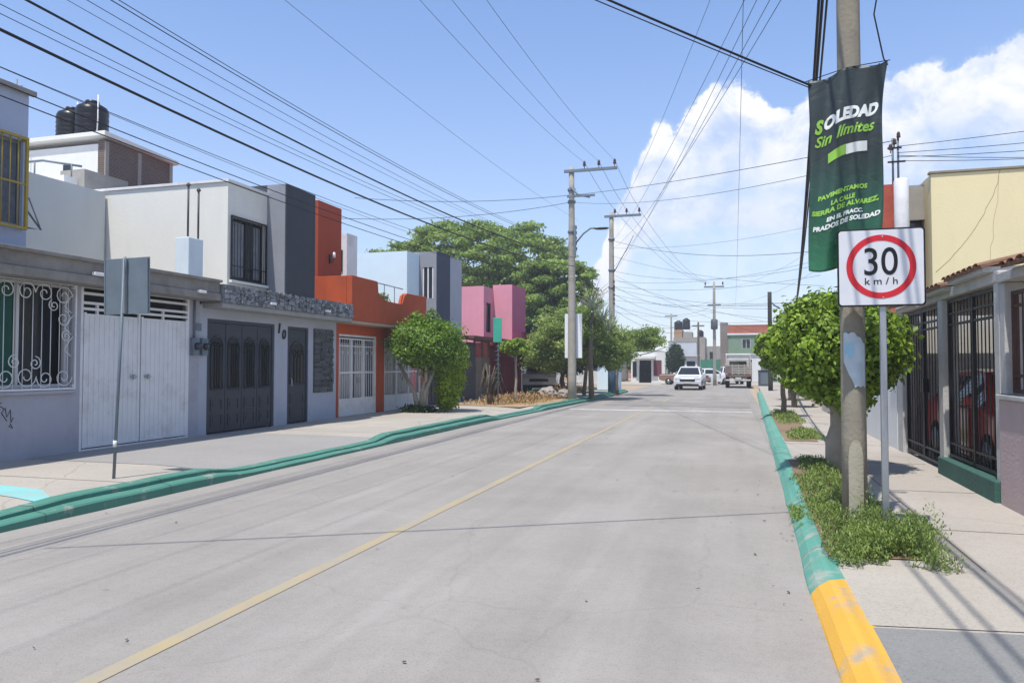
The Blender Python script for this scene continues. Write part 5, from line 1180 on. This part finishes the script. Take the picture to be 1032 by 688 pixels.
# stake truck seen from behind
tk=empty('truck',(.25,53.4,0),'old stake bed truck with white load rails seen from behind on the right lane','truck')
tw=paint('truck_white','c9c6bf'); x0=.25; y0=53.4
MB().box(x0-.84,x0+.84,y0,y0+3.6,.78,.9).box(x0-.3,x0-.2,y0+.1,y0+5,.55,.78).box(x0+.2,x0+.3,y0+.1,y0+5,.55,.78).build('bed_floor',mat('truck_wood','7c6a58',.9,.2,4,.2),tk,.01)
g=MB()
for z in (1.0,1.16,1.32,1.48): g.box(x0-.84,x0+.84,y0,y0+.04,z,z+.09)
for x in (-.84,-.42,0,.38,.78): g.box(x0+x,x0+x+.06,y0-.03,y0,.9,1.62)
g.build('tailgate',mat('truck_beige','a9a396',.7,.15,5,.1,streak=.4),tk)
for sgn in (-1,1):
    g=MB(); xx=x0+sgn*.82
    for z in (1.0,1.2,1.4,1.6): g.box(xx-.02,xx+.02,y0+.05,y0+3.5,z,z+.1)
    for k in range(5): g.box(xx+sgn*.02,xx+sgn*.05,y0+.1+k*.8,y0+.16+k*.8,.9,1.75)
    g.build('side_rail',mat('truck_beige','a9a396'),tk)
g=MB()
for (a,b) in ((y0+.05,y0+.1),(y0+3.3,y0+3.35)): g.box(x0-.8,x0-.75,a,b,1.6,2.2); g.box(x0+.75,x0+.8,a,b,1.6,2.2); g.box(x0-.8,x0+.8,a,b,2.2,2.25)
g.box(x0-.8,x0-.75,y0+.1,y0+3.3,2.2,2.25); g.box(x0+.75,x0+.8,y0+.1,y0+3.3,2.2,2.25); g.build('rack',tw,tk)
MB().box(x0-.83,x0+.83,y0+.2,y0+3.4,2.252,2.34).build('tarpaulin',whiteP,tk,.03)
MB().prism([(y0+3.75,.6),(y0+5.5,.6),(y0+5.5,1.25),(y0+5.0,1.4),(y0+4.7,2.0),(y0+3.75,2.05)],x0-.8,x0+.8,'x').build('cab',tw,tk,.05)
MB().box(x0-.6,x0+.6,y0+3.735,y0+3.748,1.45,1.85).build('rear_window',glassd,tk)
for sx in (-.72,.72):
    for yy in (y0+1.1,y0+4.7): o=MB().lathe((x0+sx,yy,.38),[(.2,-.13),(.36,-.13),(.38,-.08),(.38,.08),(.36,.13),(.2,.13)],20,'x').build('wheel',tyre,tk); MB().lathe((x0+sx,yy,.38),[(.2,-.12),(.2,.12)],12,'x').build('rim',rim,o)
    MB().box(x0+sx-.1,x0+sx+.1,y0-.06,y0-.01,.76,.83).build('tail_light',lampr,tk,.01)
MB().box(x0-.8,x0+.8,y0-.02,y0+.06,.5,.6).build('bumper',tw,tk,.01); MB().box(x0-.2,x0+.2,y0-.05,y0-.03,.62,.74).build('number_plate',platem,tk)
MB().box(x0-.84,x0-.45,y0-.05,y0-.035,1.0,1.5).build('red_panel',mat('red_panel','7a6a62',.8,.2,4,.1),tk)

# ================================================================= FAR END OF THE STREET
def winbox(par,axis,f,u0,u1,z0,z1):
    if axis=='y': MB().box(u0,u1,f-.03,f-.002,z0,z1).build('window',glassd,par)
b=empty('shop',(-7.2,70,0),'small white shop with a dark doorway and flat awning at the far left corner','shop')
MB().wall('y',68,.3,-8.9,-5.9,0,2.75,[(-8.2,-7.1,0,2.0)]).box(-8.9,-5.9,68.8,73,0,2.75).build('wall',whiteP,b)
MB().box(-8.2,-7.1,68.5,68.55,0,2.0).build('doorway',dark,b); MB().box(-8.6,-6.7,67.2,68,2.15,2.35).build('awning',whitep,b)
MB().box(-6.9,-6.2,67.96,67.998,.6,2.0).build('window',mat('maroon_poster','6c3a44',.8,.2,3,.05),b); MB().box(-8.75,-8.4,67.96,67.998,.5,1.9).build('window',glassd,b)
b=empty('building',(-4.8,73,0),'plain white block between the small shop and the dark oval tree','building')
MB().wall('y',71,.3,-5.85,-3.3,0,3.7,[(-4.9,-4.2,1.2,2.2)]).box(-5.85,-3.3,71.3,76,0,3.7).build('wall',mat('offwhite_plaster','bcc0c4',.9,.08,1,.2),b); MB().box(-4.9,-4.2,71.1,71.2,1.2,2.2).build('window',glassd,b)
MB().box(-5.9,-3.25,70.96,71.3,3.705,3.8).build('parapet_cap',concrete,b)
b=empty('kiosk',(-3.5,68,0),'low white building directly behind the oncoming white car','building')
MB().box(-4.2,-2.95,68.0,70.5,0,2.35).build('wall',whiteP,b,.02); MB().box(-4.3,-2.85,67.7,70.6,2.352,2.45).build('roof',whitep,b); MB().box(-4.0,-3.3,67.96,67.998,1.1,1.9).build('window',glassd,b); MB().box(-4.1,-3.05,67.96,67.997,.2,.9).build('shutter',galvdull,b)
tree('tree',(-4.85,65.5,0),'dark oval clipped tree behind the faded orange pickup',[(-4.85,65.5,2.1,.72,.7,1.15),(-4.85,65.5,1.7,.65,.6,.7),(-4.75,65.5,2.7,.5,.5,.6)],6000,.14,L_dk,.1,1.2,[(-4.8,65.5,2.2)],bark,31)
b=empty('building',(-4.5,98,0),'tall unfinished concrete building with two dark roof tanks beyond the junction','building')
MB().wall('y',95,.3,-7.2,-3.4,0,5.0,[(-6.4,-5.6,3.2,4.2),(-5.0,-4.3,3.2,4.2)]).box(-7.2,-3.4,95.3,101,0,5.0).build('wall',mat('raw_concrete','9b958c',.95,.15,1,.3,streak=.5),b)
MB().box(-7.2,-6.2,96,100,5.0,6.0).build('roof_room',mat('tan_block','a8876b',.95,.2,1,.3),b); MB().box(-6.1,-5.0,96,99,5.0,5.7).build('roof_room',concrete,b)
MB().wall('y',96,.3,-3.4,-.3,0,3.9,[(-2.9,-2.2,2.3,3.2),(-1.6,-1.0,2.3,3.2)]).box(-3.4,-.3,96.3,100,0,3.9).build('annex_wall',concrete,b)
for u in ((-6.4,-5.6),(-5.0,-4.3)): MB().box(u[0],u[1],95.2,95.25,3.2,4.2).build('window',glassd,b)
for u in ((-2.9,-2.2),(-1.6,-1.0)): MB().box(u[0],u[1],96.2,96.25,2.3,3.2).build('window',glassd,b)
tank(-6.7,97,6.0,.55,1.15,'left dark tank on the unfinished concrete building far away','far roof tanks'); tank(-5.75,97,6.4-.35,.5,1.4,'right dark tank on the unfinished concrete building far away','far roof tanks')
tank(-4.0,96.6,3.9+1.1,.4,.9,'lone small tank on the low side of the far concrete building','far roof tanks')
b=empty('fence',(-2.1,88,0),'green mesh site fence in front of the far concrete buildings','fence')
for i in range(5): MB().box(-4.0+i*.8,-3.24+i*.8,88,88.05,.2,2.2).build('panel',mat('green_mesh','3c8468',.8,.2,3,.1),b); 
for i in range(6): MB().box(-4.04+i*.8,-4.0+i*.8,87.95,88.1,0,2.35).build('post',galvdull,b)
b=empty('building',(2.5,80,0),'green two storey corner building with orange parapet at the end of the street','building')
grn=mat('sage_green_plaster','7b9078',.9,.08,1,.2,streak=.2)
MB().wall('y',75,.3,-.55,4.6,2.62,4.42,[(.75,1.45,3.2,4.0)]).box(-.55,4.6,75.3,84,2.62,4.42).build('upper_wall',grn,b)
MB().box(.75,1.45,75.15,75.2,3.2,4.0).build('window',glassd,b)
w=MB(); w.box(1.08,1.12,75.1,75.14,3.2,4.0); w.box(.72,.75,74.98,75.1,3.15,4.05); w.box(1.45,1.48,74.98,75.1,3.15,4.05); w.build('window_frame',whitep,b)
MB().wall('y',75.05,.3,-.55,4.6,0,2.56,[(0,1.6,0,2.1),(2.4,3.8,0,2.1)]).box(-.55,4.6,75.4,84,0,2.56).build('ground_floor_wall',whiteP,b)
for u in ((0,1.6),(2.4,3.8)): MB().box(u[0],u[1],75.2,75.25,0,2.1).build('shutter',galvdull,b)
MB().box(-.62,4.66,74.85,84,4.423,4.58).build('ledge',whitep,b,.02); MB().box(-.55,4.6,75.0,75.3,4.583,5.4).build('orange_parapet',mat('orange_tile','a8664f',.9,.15,1.5,.2),b)
MB().box(-.6,4.64,74.9,75.02,2.563,2.62).build('band',whitep,b)
MB().box(-1.3,-.57,76,82,0,5.7).build('side_tower',mat('brown_block','8a8078',.95,.2,1,.3),b)
# far filler houses and trees, each one its own thing
rd=random.Random(21)
fp=[mat('far_wall_%s'%n,c,.9,.1,.8,.2,streak=.3) for n,c in (('white','c4c2bc'),('sand','b39f83'),('rose','b08880'),('grey','98979a'),('cream','c0b79c'))]
names=['white','sand coloured','dusty rose','grey','cream']
k=0
for (x,y,w_,d_,h_,c_,wh) in [(-13,72,5,6,2.9,0,'left of the small white shop'),(-19,74,6,6,4.6,1,'well left of the small shop'),(-11,92,5,6,3.2,2,'behind the small white shop'),(9,74,6,7,3.0,4,'right of the green corner building'),(-16,100,7,6,4.6,3,'far behind the big trees'),(7,60,5,8,3.1,1,'beyond the right pavement trees'),(-14.5,40,5,8,3.2,0,'behind the dark shaded tree'),(9.5,34,6,10,3.6,3,'set back on the right'),(1.5,130,8,8,3.5,4,'closing the far street'),(-4,140,6,8,4.2,0,'at the very end of the street')]:
    b=empty('house',(x,y,0),'%s flat roofed house %s'%(names[c_],wh),'house')
    a0,a1=x-w_/2,x+w_/2
    holes=[(a0+.6+i*1.6,a0+1.5+i*1.6,1.0,2.1) for i in range(int((w_-1)/1.6))]
    MB().wall('y',y,.3,a0,a1,0,h_,holes).box(a0,a1,y+.3,y+d_,0,h_).build('wall',fp[c_],b)
    for hh in holes: MB().box(hh[0],hh[1],y+.15,y+.2,hh[2],hh[3]).build('window',glassd,b)
    MB().box(a0-.05,a1+.05,y-.05,y+d_+.05,h_+.003,h_+.1).build('roof',concrete,b)
for i,(x,y,r,h,lb) in enumerate([(-9.5,78,1.6,3.6,'bushy far tree above the small white shop'),(-15,64,2.2,4.5,'broad far tree left of the junction'),(6.5,50,1.4,3.6,'leafy far tree behind the right pavement trees'),(-20,60,3,6.5,'tall far tree left of the junction')]):
    tree('tree',(x,y,0),lb,clumpball((x,y,h*.65),(r,r,h*.33),14,r*.42,40+i),7000,.2,L_big,.15,h*.45,[(x+r*.4,y,h*.7),(x-r*.4,y,h*.7)],bark,40+i,spread=.4)
# pale blue small house by the second pole
b=empty('shed',(-7.2,46,0),'small pale blue gabled shed seen behind the second utility pole','shed')
MB().prism([(-8.1,0),(-6.9,0),(-6.9,1.5),(-7.5,2.0),(-8.1,1.55)],46,48,'y').build('wall',ice,b); MB().prism([(-8.2,1.53),(-7.5,2.08),(-6.8,1.47),(-6.8,1.4),(-7.5,2.0),(-8.2,1.45)],45.85,48.1,'y').build('roof',galvdull,b)
# waste bin / grey utility box near the far right kerb
o=empty('utility_box',(2.1,57,0),'small dark blue grey cabinet at the far right kerb','cabinet')
MB().box(1.65,2.5,57,57.5,.05,1.15).build('cabinet',mat('bluegrey_box','4c5663',.6,.1,3,.05),o,.02); MB().box(1.62,2.53,56.97,57.53,1.153,1.2).build('lid',darkm,o); MB().box(1.8,2.35,56.98,56.998,.2,1.0).build('door',galvdull,o)

# the slightly dusty air that pales the far end of the street
hm=bpy.data.materials.new('dusty_air'); hm.use_nodes=True; t=hm.node_tree; t.nodes.clear(); o_=t.nodes.new('ShaderNodeOutputMaterial'); v_=t.nodes.new('ShaderNodeVolumePrincipled')
v_.inputs['Color'].default_value=(.93,.95,1,1); v_.inputs['Density'].default_value=.0018; v_.inputs['Anisotropy'].default_value=.3; t.links.new(v_.outputs[0],o_.inputs['Volume'])
cat(MB().box(-60,60,-30,180,-1.2,14.5).build('haze',hm),kind='stuff')
